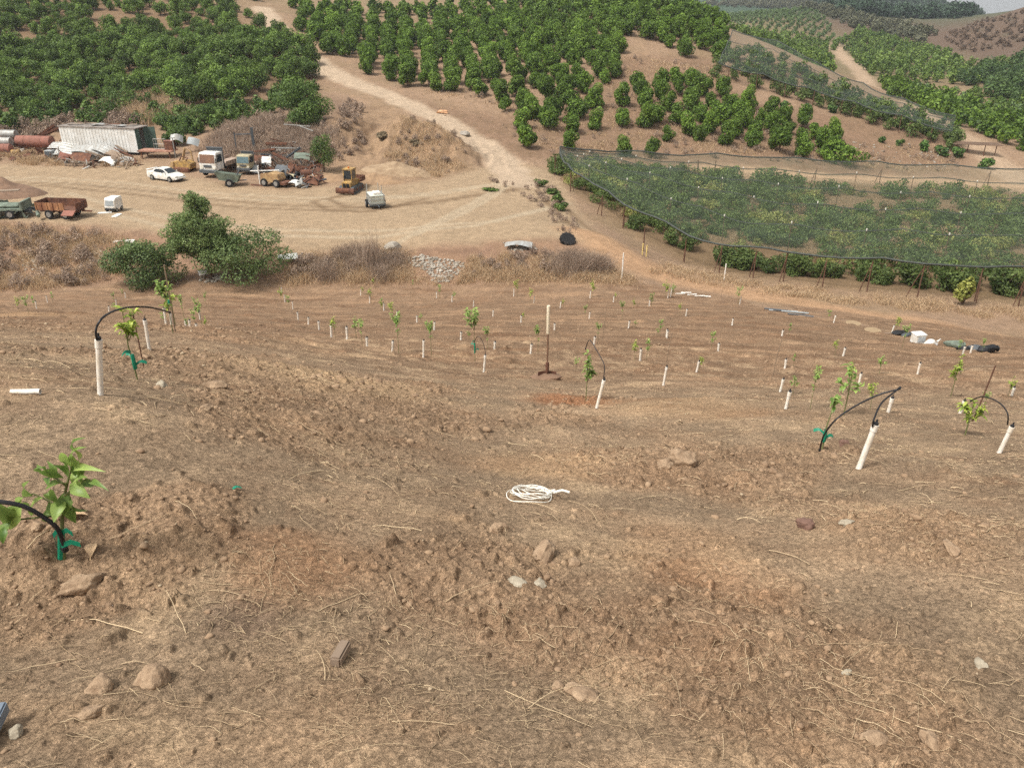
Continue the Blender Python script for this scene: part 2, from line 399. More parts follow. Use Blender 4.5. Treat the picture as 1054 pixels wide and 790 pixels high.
mixc(sstep(420, 520, fy), lin((96,98,76), K))
mixc(sstep(600, 700, fy), lin((74,92,72), K))
bank = poly_mask(wx, wy, BANK, 1.2)
mixc(bank*.9, lin((160,128,102), K)); mixc(bank*sstep(-.1, .4, n2)*.6, lin((134,106,88), K))
YM = poly_mask(wx, wy, YARD, 1.0)
yc = lin((188,162,130), K*.86)[None]*(1+.10*n2[:,None]+.10*n1[:,None])
mixc(YM, yc)
# pale wheel tracks worn into the yard, running from the left road towards the upper road and round to the carrier
for k, L in enumerate([[(-60,184),(40,184),(120,190),(200,200),(300,205),(400,204),(470,196),(530,188)],[(-60,190),(60,190),(160,200),(260,212),(380,216),(460,206),(540,194)],
          [(60,200),(110,215),(180,230),(280,240),(400,240),(500,230),(580,210)],[(360,200),(330,206),(345,214),(390,216),(430,206)],[(520,190),(480,215),(440,235),(420,245)],[(560,195),(600,235),(640,262)]]):
    H_ = hits(L)
    for off in (-.85, .85):
        mixc(YM*line_mask(fx+off*.8+.3*perlin(fx/4, fy/4, 90+k), fy+off, H_, .5, .4)*.75, lin((200,180,150) if k % 2 == 0 else (140,115,88), K*.88))
ru = line_mask(wx, wy, ROAD_UP, 4.2, 1.0); mixc(ru, lin((200,176,148), K*.95)[None]*(1+.12*n2[:,None]))
rm = line_mask(wx, wy, ROAD_RIGHT, 4.6, 1.6); mixc(rm*.95, lin((198,170,140), K*.88)[None]*(1+.1*n2[:,None]))
rn = line_mask(wx, wy, ROAD_NET, 4.4, 2.0); mixc(rn*.9, lin((196,164,130), K))
rf = line_mask(wx, wy, ROAD_FIELD, 3.6, 1.6)*(1-FIELD_M*.4); mixc(rf*.85, lin((190,152,116), K)[None]*(1+.12*n2[:,None]))
# tilled field
f1 = fbm(fx, fy, 2.6, 4, 60); f2 = fbm(fx*.5, fy, .8, 4, 61)
soil = np.empty_like(C); soil[:] = lin((162,138,111), K)
def ms(m, c):
    global soil
    soil += (np.asarray(c)*np.array([1.31,1.25,1.20])-soil)*m[:,None]
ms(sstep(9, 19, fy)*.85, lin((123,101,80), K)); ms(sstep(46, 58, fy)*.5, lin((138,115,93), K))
ms(sstep(0, .5, f1)*.5*(1-.6*sstep(10, 19, fy)), lin((178,151,121), K)); ms(sstep(.05, .5, -f1)*.45, lin((146,116,89), K))
ms(sstep(.1, .5, f2)*.4*(1-.5*sstep(14, 30, fy)), lin((178,150,119), K))
ms(sstep(.1, .5, -f2)*.4, lin((134,104,79), K))
near = np.hypot(fx, fy) < 25
rg = np.zeros(len(fx)); rg[near] = rough(fx[near], fy[near])
f3 = fbm(fx*.22, fy*1.5, 1.6, 4, 63)*sstep(10, 18, fy); ms(sstep(.04, .4, f3)*.6, lin((160,132,104), K)); ms(sstep(.04, .4, -f3)*.6, lin((112,86,65), K))
f4 = fbm(fx, fy, 1.1, 5, 64, .62); f5 = fbm(fx, fy, .35, 4, 65, .6)*near
ms(sstep(.06, .38, f4)*.55*near, lin((186,162,130), K)); ms(sstep(.06, .40, -f4)*.18*near, lin((128,101,78), K)); ms(sstep(.05, .4, f5)*.4, lin((184,160,130), K)); ms(sstep(.05, .4, -f5)*.18, lin((128,102,80), K))
ms(rg*.35, lin((146,117,90), K))
for px, py, r, c, k in [(585,412,1.0,(146,98,66),.65),(700,560,.6,(164,126,92),.3),(760,600,.5,(160,122,90),.3),(300,385,1.6,(186,160,126),.55),(360,400,1.5,(184,158,124),.5),(30,325,3,(176,146,112),.5),(700,420,1.5,(172,142,108),.4),(180,530,.4,(156,132,106),.6),(250,640,.25,(116,98,84),.5),(310,590,.5,(160,118,84),.4),(560,480,.9,(170,138,104),.4)]:
    p = hit(px, py); d = np.hypot(fx-p[0], (fy-p[1]))*(1+.5*f2)
    ms((1-sstep(r*.3, r, d))*k, lin(c, K))
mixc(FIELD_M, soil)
C = np.clip(C, .01, .95)
nr, nt_ = GX.shape
V = np.column_stack([fx, fy, GZ.ravel()])
dR = np.gradient(V.reshape(nr, nt_, 3), axis=0); dT = np.gradient(V.reshape(nr, nt_, 3), axis=1)
NN = np.cross(dT, dR).reshape(-1, 3); NN *= np.sign(NN[:,2:3]+1e-12); NN /= np.linalg.norm(NN, axis=1)[:,None]+1e-12
ii, jj = np.meshgrid(np.arange(nr-1), np.arange(nt_), indexing='ij'); jn = (jj+1) % nt_
Q = np.stack([ii*nt_+jj, ii*nt_+jn, (ii+1)*nt_+jn, (ii+1)*nt_+jj], -1).reshape(-1, 4)
fm = FIELD_M[Q].mean(1) > .5
dm = (np.maximum.reduce([YM, ru, rm, rn, rf])[Q].mean(1) > .5) & ~fm
def ground_material():
    m, nt, N, L, P = nodes_of('earth')
    a = N.new('ShaderNodeAttribute'); a.attribute_name = 'Col'
    tc = N.new('ShaderNodeTexCoord')
    def noise(s, d, r=.6):
        z = N.new('ShaderNodeTexNoise'); z.inputs['Scale'].default_value = s; z.inputs['Detail'].default_value = d; z.inputs['Roughness'].default_value = r
        L.new(tc.outputs['Object'], z.inputs['Vector']); return z
    def mul(col, fac, lo, hi):
        r = N.new('ShaderNodeMapRange'); r.inputs['From Min'].default_value = .3; r.inputs['From Max'].default_value = .7; r.inputs['To Min'].default_value = lo; r.inputs['To Max'].default_value = hi
        L.new(fac, r.inputs['Value'])
        x = N.new('ShaderNodeVectorMath'); x.operation = 'SCALE'; L.new(col, x.inputs[0]); L.new(r.outputs['Result'], x.inputs['Scale']); return x.outputs[0]
    n1 = noise(1.3, 8, .7); n2 = noise(22, 6, .7); n3 = noise(110, 3, .6)
    c = mul(a.outputs['Color'], n1.outputs['Fac'], .78, 1.2); c = mul(c, n2.outputs['Fac'], .80, 1.2); c = mul(c, n3.outputs['Fac'], .78, 1.22)
    def crumbs(sc, col, lo, hi):
        ds = N.new('ShaderNodeVectorMath'); ds.operation = 'SCALE'; ds.inputs['Scale'].default_value = .06; L.new(n2.outputs['Color'], ds.inputs[0])
        ad = N.new('ShaderNodeVectorMath'); L.new(tc.outputs['Object'], ad.inputs[0]); L.new(ds.outputs[0], ad.inputs[1])
        v = N.new('ShaderNodeTexVoronoi'); v.inputs['Scale'].default_value = sc; L.new(ad.outputs[0], v.inputs['Vector'])
        r = N.new('ShaderNodeMapRange'); r.inputs['From Min'].default_value = .1; r.inputs['From Max'].default_value = .75; r.inputs['To Min'].default_value = hi; r.inputs['To Max'].default_value = lo; L.new(v.outputs['Distance'], r.inputs['Value'])
        sp_ = N.new('ShaderNodeSeparateColor'); L.new(v.outputs['Color'], sp_.inputs[0]); r2 = N.new('ShaderNodeMapRange'); r2.inputs['To Min'].default_value = .86; r2.inputs['To Max'].default_value = 1.12; L.new(sp_.outputs[1], r2.inputs['Value'])
        k = N.new('ShaderNodeMath'); k.operation = 'MULTIPLY'; L.new(r.outputs[0], k.inputs[0]); L.new(r2.outputs[0], k.inputs[1])
        x = N.new('ShaderNodeVectorMath'); x.operation = 'SCALE'; L.new(col, x.inputs[0]); L.new(k.outputs[0], x.inputs['Scale']); return x.outputs[0], v.outputs['Distance']
    c, h1 = crumbs(26, c, .86, 1.10); c, h2 = crumbs(75, c, .80, 1.14)
    # scattered pale chips of stone and straw dust
    vo = N.new('ShaderNodeTexVoronoi'); vo.inputs['Scale'].default_value = 34; L.new(tc.outputs['Object'], vo.inputs['Vector'])
    cm = N.new('ShaderNodeMath'); cm.operation = 'LESS_THAN'; cm.inputs[1].default_value = .13; L.new(vo.outputs['Distance'], cm.inputs[0])
    sx = N.new('ShaderNodeSeparateColor'); L.new(vo.outputs['Color'], sx.inputs[0])
    gt = N.new('ShaderNodeMath'); gt.operation = 'GREATER_THAN'; gt.inputs[1].default_value = .86; L.new(sx.outputs[0], gt.inputs[0])
    mm = N.new('ShaderNodeMath'); mm.operation = 'MULTIPLY'; L.new(cm.outputs[0], mm.inputs[0]); L.new(gt.outputs[0], mm.inputs[1])
    mq = N.new('ShaderNodeMath'); mq.operation = 'MULTIPLY'; mq.inputs[1].default_value = .7; L.new(mm.outputs[0], mq.inputs[0])
    mx = N.new('ShaderNodeMix'); mx.data_type = 'RGBA'; L.new(mq.outputs[0], mx.inputs[0]); L.new(c, mx.inputs[6]); mx.inputs[7].default_value = (*lin((205,182,150), K), 1)
    L.new(mx.outputs[2], P.inputs['Base Color'])
    P.inputs['Roughness'].default_value = .95; P.inputs['Specular IOR Level'].default_value = .08
    b1 = N.new('ShaderNodeBump'); b1.inputs['Strength'].default_value = .8; b1.inputs['Distance'].default_value = .03; L.new(n2.outputs['Fac'], b1.inputs['Height'])
    b2 = N.new('ShaderNodeBump'); b2.inputs['Strength'].default_value = .8; b2.inputs['Distance'].default_value = .008; L.new(n3.outputs['Fac'], b2.inputs['Height']); L.new(b1.outputs[0], b2.inputs['Normal'])
    b3 = N.new('ShaderNodeBump'); b3.invert = True; b3.inputs['Strength'].default_value = .7; b3.inputs['Distance'].default_value = .012; L.new(h1, b3.inputs['Height']); L.new(b2.outputs[0], b3.inputs['Normal'])
    b4 = N.new('ShaderNodeBump'); b4.invert = True; b4.inputs['Strength'].default_value = .6; b4.inputs['Distance'].default_value = .005; L.new(h2, b4.inputs['Height']); L.new(b3.outputs[0], b4.inputs['Normal']); b2 = b4
    L.new(b2.outputs[0], P.inputs['Normal'])
    return m
EARTH = ground_material()
for nm, msk in (('field', fm), ('dirt_road', dm), ('hillside', ~fm & ~dm)):
    q = Q[msk]; used = np.unique(q); remap = np.full(len(V), -1, np.int64); remap[used] = np.arange(len(used))
    o = mesh_arrays(nm, V[used], remap[q], EARTH, col=C[used], smooth=True, normals=NN[used])
    o['kind'] = 'structure'

# ------------------------------------------------------------------ vegetation
def quads(c, nrm, size, rg, aspect=.55):
    """one rhombic leaf spray per centre, facing roughly along nrm"""
    n = len(c); a = rg.normal(size=(n,3)); nrm = nrm/(np.linalg.norm(nrm, axis=1)[:,None]+1e-9)
    t = np.cross(nrm, a); t /= np.linalg.norm(t, axis=1)[:,None]+1e-9; b = np.cross(nrm, t)
    s = np.asarray(size)[:,None]
    bend = nrm*s*.25
    V = np.stack([c-t*s, c-b*s*aspect+bend*.3, c+t*s-bend*.6, c+b*s*aspect+bend*.3], 1).reshape(-1,3)
    return V, np.arange(n*4).reshape(-1,4)
def crown_arrays(n, R, zc, nb, leaf, seed, zmin=.15, lo=.5, hi=.85, br=(.3,.5), nj=.55):
    rg = np.random.default_rng(seed); R = np.array(R)
    d = rg.normal(size=(nb,3)); d /= np.linalg.norm(d, axis=1)[:,None]
    bc = d*rg.uniform(lo, hi, (nb,1)); bc[0] = 0; b_r = rg.uniform(*br, nb); b_r[0] = .6
    bt = rg.uniform(-.22, .22, nb)
    k = rg.choice(nb, n, p=b_r**2/np.sum(b_r**2))
    v = rg.normal(size=(n,3)); v /= np.linalg.norm(v, axis=1)[:,None]
    p = bc[k]+v*b_r[k][:,None]*rg.uniform(.72, 1.06, (n,1))
    p = p*R+np.array([0,0,zc]); z = p[:,2]; keep = z > zmin
    p = p[keep]; v = v[keep]; k = k[keep]
    V, F = quads(p, v+nj*rg.normal(size=p.shape)+np.array([0,0,.25]), leaf*rg.uniform(.55, 1.35, len(p)), rg)
    t = np.clip(.42+bt[k]+rg.normal(0, .2, len(p)), 0, 1)
    return V, F, np.repeat(t, 4)
BARK = mat('bark', (104,86,70), .9, .4, 8, bump=.4)
CITRUS = leafmat('citrus_leaf', (46,70,20), (128,156,58), .3, .2)
ORCH = leafmat('orchard_leaf', (50,73,27), (130,154,70), .3, .28)
FARLEAF = leafmat('far_leaf', (62,86,34), (132,152,72), .3, .0)
def trunk_mb(h, r, seed, limbs=4, reach=.5):
    g = random.Random(seed); b = MB()
    b.tube([(0,0,-.25),(g.uniform(-.04,.04),g.uniform(-.04,.04),h*.5),(g.uniform(-.1,.1),g.uniform(-.1,.1),h)], [r*1.3,r,r*.6], 7)
    for i in range(limbs):
        a = i*2.4+g.random(); z = h*g.uniform(.45,.8)
        b.tube([(0,0,z),(math.cos(a)*reach*.5,math.sin(a)*reach*.5,z+h*.25),(math.cos(a)*reach,math.sin(a)*reach,z+h*.6)], [r*.6,r*.42,r*.15], 5)
    return b
def tree_proto(seed, W, H, n, leaf, m, nb=16, zc=None, name='citrus_tree', zmin=.2, br=(.3,.5)):
    e = empty(name, (0,0,0))
    zc = zc or H*.52
    V, F, t = crown_arrays(n, (W/2, W/2, H*.5), zc, nb, leaf, seed, zmin, br=br)
    cr = mesh_arrays('crown', V, F, m, e, tint=t)
    tk = trunk_mb(H*.55, W*.035, seed, reach=W*.3).build('trunk', BARK, e, smooth=True)
    return e, (cr, tk)
def grid_points(poly, dx, dy, jit, y0, y1, x0, x1, seed, ang=0., zt=0.):
    rg = np.random.default_rng(seed)
    X, Y = np.meshgrid(np.arange(x0, x1, dx), np.arange(y0, y1, dy))
    X = X.ravel(); Y = Y.ravel(); cx, cy = (x0+x1)/2, (y0+y1)/2
    c, s = math.cos(ang), math.sin(ang); X, Y = cx+(X-cx)*c-(Y-cy)*s, cy+(X-cx)*s+(Y-cy)*c
    X = X+rg.normal(0, jit, X.shape); Y = Y+rg.normal(0, jit, Y.shape)
    m = Y > 20; X = X[m]; Y = Y[m]
    Z = base(X, Y); px, py, d = project(X, Y, Z+zt)
    k = inside(px, py, np.array(poly, float)) & (Y > y0-5) & (Y < y1+5)
    return X[k], Y[k]
def merged_trees(name, X, Y, size, m, protos, label_kind='stuff', sq=(1,1)):
    rg = np.random.default_rng(5); Z = height(X, Y); Vs = []; Ts = []
    for i in range(len(X)):
        V, T = protos[rg.integers(len(protos))]; a = rg.uniform(0, 6.28); s = size[i]
        c, q = math.cos(a)*s, math.sin(a)*s
        Vs.append(np.column_stack([V[:,0]*c-V[:,1]*q+X[i], V[:,0]*q+V[:,1]*c+Y[i], V[:,2]*s*rg.uniform(.85,1.15)+Z[i]])); Ts.append(np.clip(T+rg.normal(0,.1), 0, 1))
    V = np.concatenate(Vs); return mesh_arrays(name, V, np.arange(len(V)).reshape(-1,4), m, tint=np.concatenate(Ts))
def far_protos(n, leaf, k=4, W=1., H=1.):
    o = []
    for s in range(k):
        V, F, t = crown_arrays(n, (W/2, W/2, H*.5), H*.48, 9, leaf, 900+s, .02); o.append((V, t))
    return o

# ---- middle hillside: round citrus trees
cit = [tree_proto(100+i, 2.9+.12*(i%3), 3.1+.15*(i%2), 2600, .155, CITRUS, 18) for i in range(6)]
FRONT = [(542,152),(587,155),(641,160),(671,161),(537,133),(564,133),(588,136),(613,134),(640,131),(664,131),(687,146),(719,146),(747,150),(774,152),(802,157),(826,162),(664,112),(688,115),(613,112),(640,110),(588,112),(705,58),(740,60)]
FRX = hits(FRONT, 230)
UP = [(300,0),(310,36),(345,62),(392,84),(436,98),(470,96),(498,104),(520,118),(540,128),(600,124),(612,100),(634,84),(640,40),(664,40),(694,60),(747,58),(749,25),(720,2),(640,-3),(400,-3)]
LOW = [(655,92),(700,80),(735,92),(742,100),(800,118),(860,140),(880,150),(888,166),(850,168),(800,156),(735,150),(690,146),(650,128)]
gx, gy = grid_points(UP, 3.6, 3.75, .42, 112, 215, -70, 62, 1, math.radians(7))
hx, hy = grid_points(LOW, 3.7, 3.9, .35, 112, 165, 10, 66, 2, math.radians(7))
rg = np.random.default_rng(78); ax = np.concatenate([FRX[:,0], gx, hx]); ay = np.concatenate([FRX[:,1], gy, hy])
keep = []
for i in range(len(ax)):
    if (i < len(FRX) or rg.random() > .06) and all((ax[i]-ax[j])**2+(ay[i]-ay[j])**2 > 2.4**2 for j in keep): keep.append(i)
ax, ay = ax[keep], ay[keep]; az = height(ax, ay)
ppx, ppy, pd = project(ax, ay, az)
order = np.argsort(pd)
nfirst = [0]*6; rg = np.random.default_rng(77)
ORD = ['first','second','third','fourth','fifth','sixth','seventh','eighth','ninth','tenth','eleventh','twelfth','thirteenth','fourteenth','fifteenth','sixteenth','seventeenth','eighteenth','nineteenth','twentieth']
# the lowest row on the slope gets its own labels
low = sorted([i for i in order if ppy[i] > 141 and ppx[i] > 520], key=lambda i: ppx[i])
lowlab = {i: 'round citrus tree, %s from the left along the foot of the middle orchard slope' % (ORD[k] if k < 20 else 'last') for k, i in enumerate(low[:20])}
CROWNTOP = [i for i in order[:290]]
for c_, i in enumerate(CROWNTOP):
    v = int(rg.integers(6)); e, ch = cit[v]
    s = float(rg.choice([.7,.88,.95,1.,1.05,1.12])) if ppx[i] > 450 else float(rg.uniform(.8, 1.1))
    s *= .95+.16*min(1, max(0, (110-ppy[i])/60))
    s *= .8 if ppx[i] < 470 and ppy[i] < 30 else 1.
    s *= .78 if (ppy[i] > 148 and 655 < ppx[i] < 690) else 1.
    if nfirst[v] == 0: o = e; o.location = (ax[i], ay[i], az[i]); o.rotation_euler = (0,0,rg.uniform(0,6.28)); o.scale = (s,s,s); nfirst[v] = 1
    else: o = copy_tree(e, ch, (ax[i], ay[i], az[i]), rg.uniform(0,6.28), (s*rg.uniform(.9,1.1), s*rg.uniform(.9,1.1), s*rg.uniform(.92,1.15)))
    if i in lowlab: lab = lowlab[i]
    elif ppx[i] < 470: lab = 'round citrus tree in the rows just right of the climbing dirt track'
    elif ppx[i] > 655 and ppy[i] > 88: lab = 'dark round citrus tree between the bare patch and the netted block'
    elif ppy[i] < 40: lab = 'round citrus tree high on the middle slope near its crest'
    elif ppx[i] > 640: lab = 'round citrus tree on the slope just above the bare earth patch'
    elif ppy[i] > 100: lab = 'round citrus tree low on the middle slope behind the front row'
    else: lab = 'round citrus tree halfway up the middle orchard slope'
    tag(o, lab, 'tree', 'citrus trees on the middle hillside')
rest = order[290:]
if len(rest):
    o = merged_trees('citrus_trees', ax[rest], ay[rest], rg.uniform(2.7,3.5,len(rest)), CITRUS, far_protos(420, .10))
    tag(o, 'mass of small round citrus trees along the skyline of middle slope', 'trees', kind='stuff')
print('citrus', len(ax))
# ---- small scattered bushes right of it, under the hill net
def bush_proto(seed, W, H, n, leaf, m, name, nb=10, br=(.3,.5)):
    e = empty(name, (0,0,0)); V, F, t = crown_arrays(n, (W/2, W/2, H*.5), H*.45, nb, leaf, seed, .02, br=br)
    cr = mesh_arrays('foliage', V, F, m, e, tint=t)
    b = MB(); g = random.Random(seed)
    for i in range(6):
        a = i*1.05; b.tube([(0,0,-.1),(math.cos(a)*W*.15,math.sin(a)*W*.15,H*.35),(math.cos(a)*W*.3,math.sin(a)*W*.3,H*.7)], [.05,.035,.012], 5)
    st = b.build('stem', BARK, e); return e, (cr, st)
ybush = leafmat('young_leaf', (44,72,30), (112,142,66), .25, .15)
e, ch = bush_proto(300, 2.0, 1.6, 500, .17, ybush, 'small_bush')
for k, (px, py, s, lab) in enumerate([(806,113,1.,'small bush alone on bare slope under hill net, uppermost'),(831,115,.85,'small round bush second along the slope below the hill net'),(856,117,1.,'small bush third along the slope below the hill net'),(908,146,.8,'tiny bush beside the pale stones right of the dark hedge clump'),(926,150,.75,'tiny bush just right of the pale stones on the slope'),
        (950,154,1.15,'leafy bush standing left of the low plank rack'),(968,160,1.2,'spreading low bush nearest the low plank rack'),(985,162,1.3,'green bush in front of the wooden plank rack'),(1015,174,1.3,'grey green weed bush beside the right hand dirt track')]):
    p = at(px, py, 200); o = e if k == 0 else copy_tree(e, ch, p, k*1.3, s)
    o.location = p; o.scale = (s,s,s); tag(o, lab, 'bush', 'small bushes on the right slope')
e, ch = bush_proto(301, 6.4, 3.2, 2600, .2, CITRUS, 'large_bush', 18); e.location = at(864,168,200); tag(e, 'broad dark citrus clump at lower right end of the middle orchard', 'bush')

# ---- left hillside: dense orchard
orc = [tree_proto(200+i, 3.5+.3*(i%3), 3.3+.35*(i%2), 3000, .14, ORCH, 22, name='orchard_tree', br=(.26,.46)) for i in range(6)]
LP = [(-60,122),(60,116),(110,108),(160,108),(215,112),(250,108),(285,90),(322,86),(332,72),(318,56),(280,38),(262,20),(240,8),(180,-4),(-60,-6)]
gx, gy = grid_points(LP, 3.65, 3.7, .45, 108, 200, -150, -28, 3, math.radians(-12))
gap = (fbm(gx, gy, 15, 2, 300) < .36) & (fbm(gx, gy, 3, 1, 301) < .45)
gx, gy = gx[gap], gy[gap]; zz = height(gx, gy); qx, qy, qd = project(gx, gy, zz)
m = qx > -45; gx, gy, zz, qx, qy, qd = [a[m] for a in (gx, gy, zz, qx, qy, qd)]
order = np.argsort(qd); nfirst = [0]*6
for c_, i in enumerate(order[:290]):
    v = int(rg.integers(6)); e, ch = orc[v]; s = float(rg.choice([.6,.78,.88,.95,1.05,1.15]))*(.74+.3*min(1, max(0, qy[i]/60)))
    sc3 = (s*rg.uniform(.9,1.15), s*rg.uniform(.9,1.15), s*rg.uniform(.85,1.2))
    if nfirst[v] == 0: o = e; o.location = (gx[i], gy[i], zz[i]); o.scale = sc3; nfirst[v] = 1
    else: o = copy_tree(e, ch, (gx[i], gy[i], zz[i]), rg.uniform(0,6.28), sc3)
    lab = ('dense orchard tree directly uphill of the white container' if qy[i] > 85 and qx[i] < 190 else 'dense orchard tree at the lower corner beside the climbing track' if qx[i] > 250 and qy[i] > 45
           else 'dense orchard tree just above the dry brush behind the trucks' if qy[i] > 85 else 'dense orchard tree near the top of left hillside' if qy[i] < 30 else 'dense orchard tree halfway up the left hillside')
    tag(o, lab, 'tree', 'orchard trees on the left hillside')
rest = order[290:]
if len(rest): tag(merged_trees('orchard_trees', gx[rest], gy[rest], rg.uniform(3.2,4.6,len(rest)), ORCH, far_protos(420, .10)), 'mass of orchard trees along the top of the left hillside', 'trees', kind='stuff')
print('orchard', len(gx))
# rows beyond, at the top of the picture
gx, gy = grid_points([(150,-12),(240,4),(300,-2),(330,-12)], 5, 4.4, .5, 195, 262, -110, -20, 7)
if len(gx): tag(merged_trees('hilltop_trees', gx, gy, rg.uniform(2.6,3.4,len(gx)), FARLEAF, far_protos(260, .12)), 'pale small orchard trees along the top of frame beyond the track', 'trees', kind='stuff')
# ---- far orchards on the right
fp = far_protos(230, .11, 5)
fp_fine = far_protos(700, .06, 4)
def far_block(name, poly, dx, dy, y0, y1, x0, x1, smin, smax, m, lab, jit=.5, ang=0., thin=1., seed=20, P=None):
    gx, gy = grid_points(poly, dx, dy, jit, y0, y1, x0, x1, seed, ang, 1.)
    if thin < 1: k = fbm(gx, gy, 22, 2, seed) < (thin-.5); gx, gy = gx[k], gy[k]
    g = np.random.default_rng(seed); print(name, len(gx))
    if len(gx): tag(merged_trees(name, gx, gy, g.uniform(smin, smax, len(gx)), m, P or fp), lab, 'trees', kind='stuff')
PALE = leafmat('pale_far_leaf', (70,92,54), (122,140,84), .2, 0)
DARKF = leafmat('dark_far_leaf', (50,72,38), (104,126,68), .25, 0)
SCRUB = leafmat('scrub_leaf', (70,74,54), (112,110,82), .1, 0)
BROWNS = leafmat('brown_scrub', (100,84,68), (130,108,88), .1, 0)
RIDGE = leafmat('ridge_leaf', (34,54,38), (66,86,58), .1, 0)
far_block('young_orchard_rows', [(680,4),(760,6),(820,4),(850,16),(866,44),(800,30),(760,26),(746,24)], 7, 5, 250, 560, 40, 260, 1.8, 2.8, PALE, 'pale rows of young trees on the far slope beyond the ridge', .4, .5, seed=21)
far_block('far_orchard', [(746,30),(800,32),(866,46),(852,52),(858,82),(830,74),(800,58),(762,44)], 4.6, 4.6, 190, 480, 40, 200, 2.8, 3.8, FARLEAF, 'green orchard rows left of the far dirt track', .4, .4, seed=22)
far_block('terraced_orchard', [(868,42),(880,30),(930,44),(985,60),(1006,86),(985,84),(940,80),(900,76),(880,62)], 4.4, 6.0, 195, 470, 80, 260, 3.0, 4.2, FARLEAF, 'green terraced orchard rows right of the far dirt track', .4, .15, .95, seed=23)
far_block('middle_far_orchard', [(905,34),(950,46),(1000,64),(1075,56),(1075,76),(1000,84),(985,66),(930,50),(890,40)], 4.6, 5.4, 200, 470, 60, 280, 2.0, 3.4, FARLEAF, 'green orchard patches below the bare brown hill', .5, .1, .9, seed=33)
far_block('valley_bushes', [(905,90),(925,84),(985,98),(1010,92),(1075,112),(1075,150),(1000,122),(950,104)], 4.2, 4.2, 130, 250, 60, 170, 1.4, 3.2, FARLEAF, 'mixed green bushes filling the valley below the dark wood', 1.0, .3, .85, seed=34)
far_block('trackside_hedge', [(900,78),(930,86),(985,104),(1075,130),(1075,160),(1010,134),(960,112),(920,96)], 3.4, 3.6, 130, 240, 60, 160, 2.6, 3.8, CITRUS, 'bright green hedge rows running beside the right hand track', .3, .3, seed=24)
far_block('dark_wood', [(985,90),(1000,78),(1020,76),(1075,60),(1075,112),(1030,106)], 5, 5, 170, 340, 90, 240, 3.5, 7.5, DARKF, 'dark wood of tall trees at the right edge of the valley', 1.6, 0, .8, seed=25, P=fp_fine)
far_block('pale_scrub', [(940,94),(985,96),(1075,118),(1075,132),(1000,112)], 6, 6, 150, 260, 70, 180, 2.0, 3.4, PALE, 'pale weedy scrub between the hedge and the dark wood', 1.2, 0, .75, seed=26)
far_block('hillside_scrub', [(640,-14),(860,-14),(880,14),(960,34),(950,44),(880,28),(840,10),(700,4)], 5, 5, 300, 820, 40, 420, 2.5, 5, SCRUB, 'grey green scrub covering the far ridge', 2, .2, 1.0, seed=27)
far_block('brown_hill_scrub', [(965,36),(1000,24),(1080,4),(1080,66),(1000,58)], 4.5, 4.5, 330, 470, 150, 330, .8, 2.4, BROWNS, 'brown dry scrub over the bare hill at upper right', 2.2, 0, 1.0, seed=28)
far_block('ridge_forest', [(800,-10),(930,-2),(972,6),(1008,17),(1012,30),(950,38),(890,24),(850,8)], 7, 9, 500, 1000, 150, 620, 6, 9, RIDGE, 'dark green forest on the farthest ridge', 3, 0, 1.0, seed=29)

# ---- big foreground tree and its two flanking shrubs on the bank
TREE = leafmat('bank_tree_leaf', (76,98,52), (154,170,108), .35, 0)
SHRUB = leafmat('shrub_leaf', (60,80,44), (128,146,88), .3, .1)
e = empty('bank_tree', at(212,287)); g = random.Random(4)
parts = []
for (x, y, z, r, n, sd) in [(0,0,5.0,1.4,2800,1),(0,0,4.2,1.6,3600,11),(.1,0,2.6,1.5,2600,12),(-1.1,.2,4.0,1.4,3200,2),(1.1,-.2,3.9,1.55,3600,3),(0,.3,3.3,1.8,3800,4),(-1.7,-.2,2.8,1.25,2400,5),(1.9,.2,2.6,1.4,2600,6),(-.15,0,6.0,.85,1200,7),(.5,.1,5.6,.8,1000,8),(-1.0,-.8,3.0,1.2,2000,9),(.8,-.9,2.7,1.2,2000,10)]:
    V, F, t = crown_arrays(n, (r, r, r*.85), 0, 20, .075, 400+sd, -9, .35, .98, (.2,.42), .9); parts.append((V+np.array([x,y,z]), t))
V = np.concatenate([p[0] for p in parts]); mesh_arrays('crown', V, np.arange(len(V)).reshape(-1,4), TREE, e, tint=np.concatenate([p[1] for p in parts]))
b = MB(); b.tube([(.5,0,-.4),(.35,0,.8),(.1,0,1.7),(0,0,3.0),(0,.1,4.8)], [.2,.17,.14,.09,.03], 9)
for (x,y,z0,z1) in [(-1.,.2,1.5,3.4),(1.,-.2,1.4,3.2),(-1.4,-.2,1.2,2.6),(1.5,.2,1.6,2.5),(.1,.6,2,3.5)]: b.tube([(.1,0,z0),(x*.55,y*.5,z0+(z1-z0)*.45),(x,y,z1)], [.09,.06,.02], 6)
b.build('trunk', BARK, e, smooth=True); tag(e, 'feathery green tree between two shrubs on the near bank of the yard', 'tree')
for px, py, W, H, sd, lab in [(152,292,5.6,3.7,410,'dark round shrub left of the feathery bank tree'),(256,286,7.2,4.2,411,'wide green shrub right of the feathery bank tree')]:
    e, ch = bush_proto(sd, W, H, 11000, .085, SHRUB, 'bank_shrub', 30, br=(.2,.42)); e.location = at(px, py); tag(e, lab, 'shrub')
DRYS = leafmat('dry_shrub_leaf', (104,92,70), (156,138,108), .2, 0)
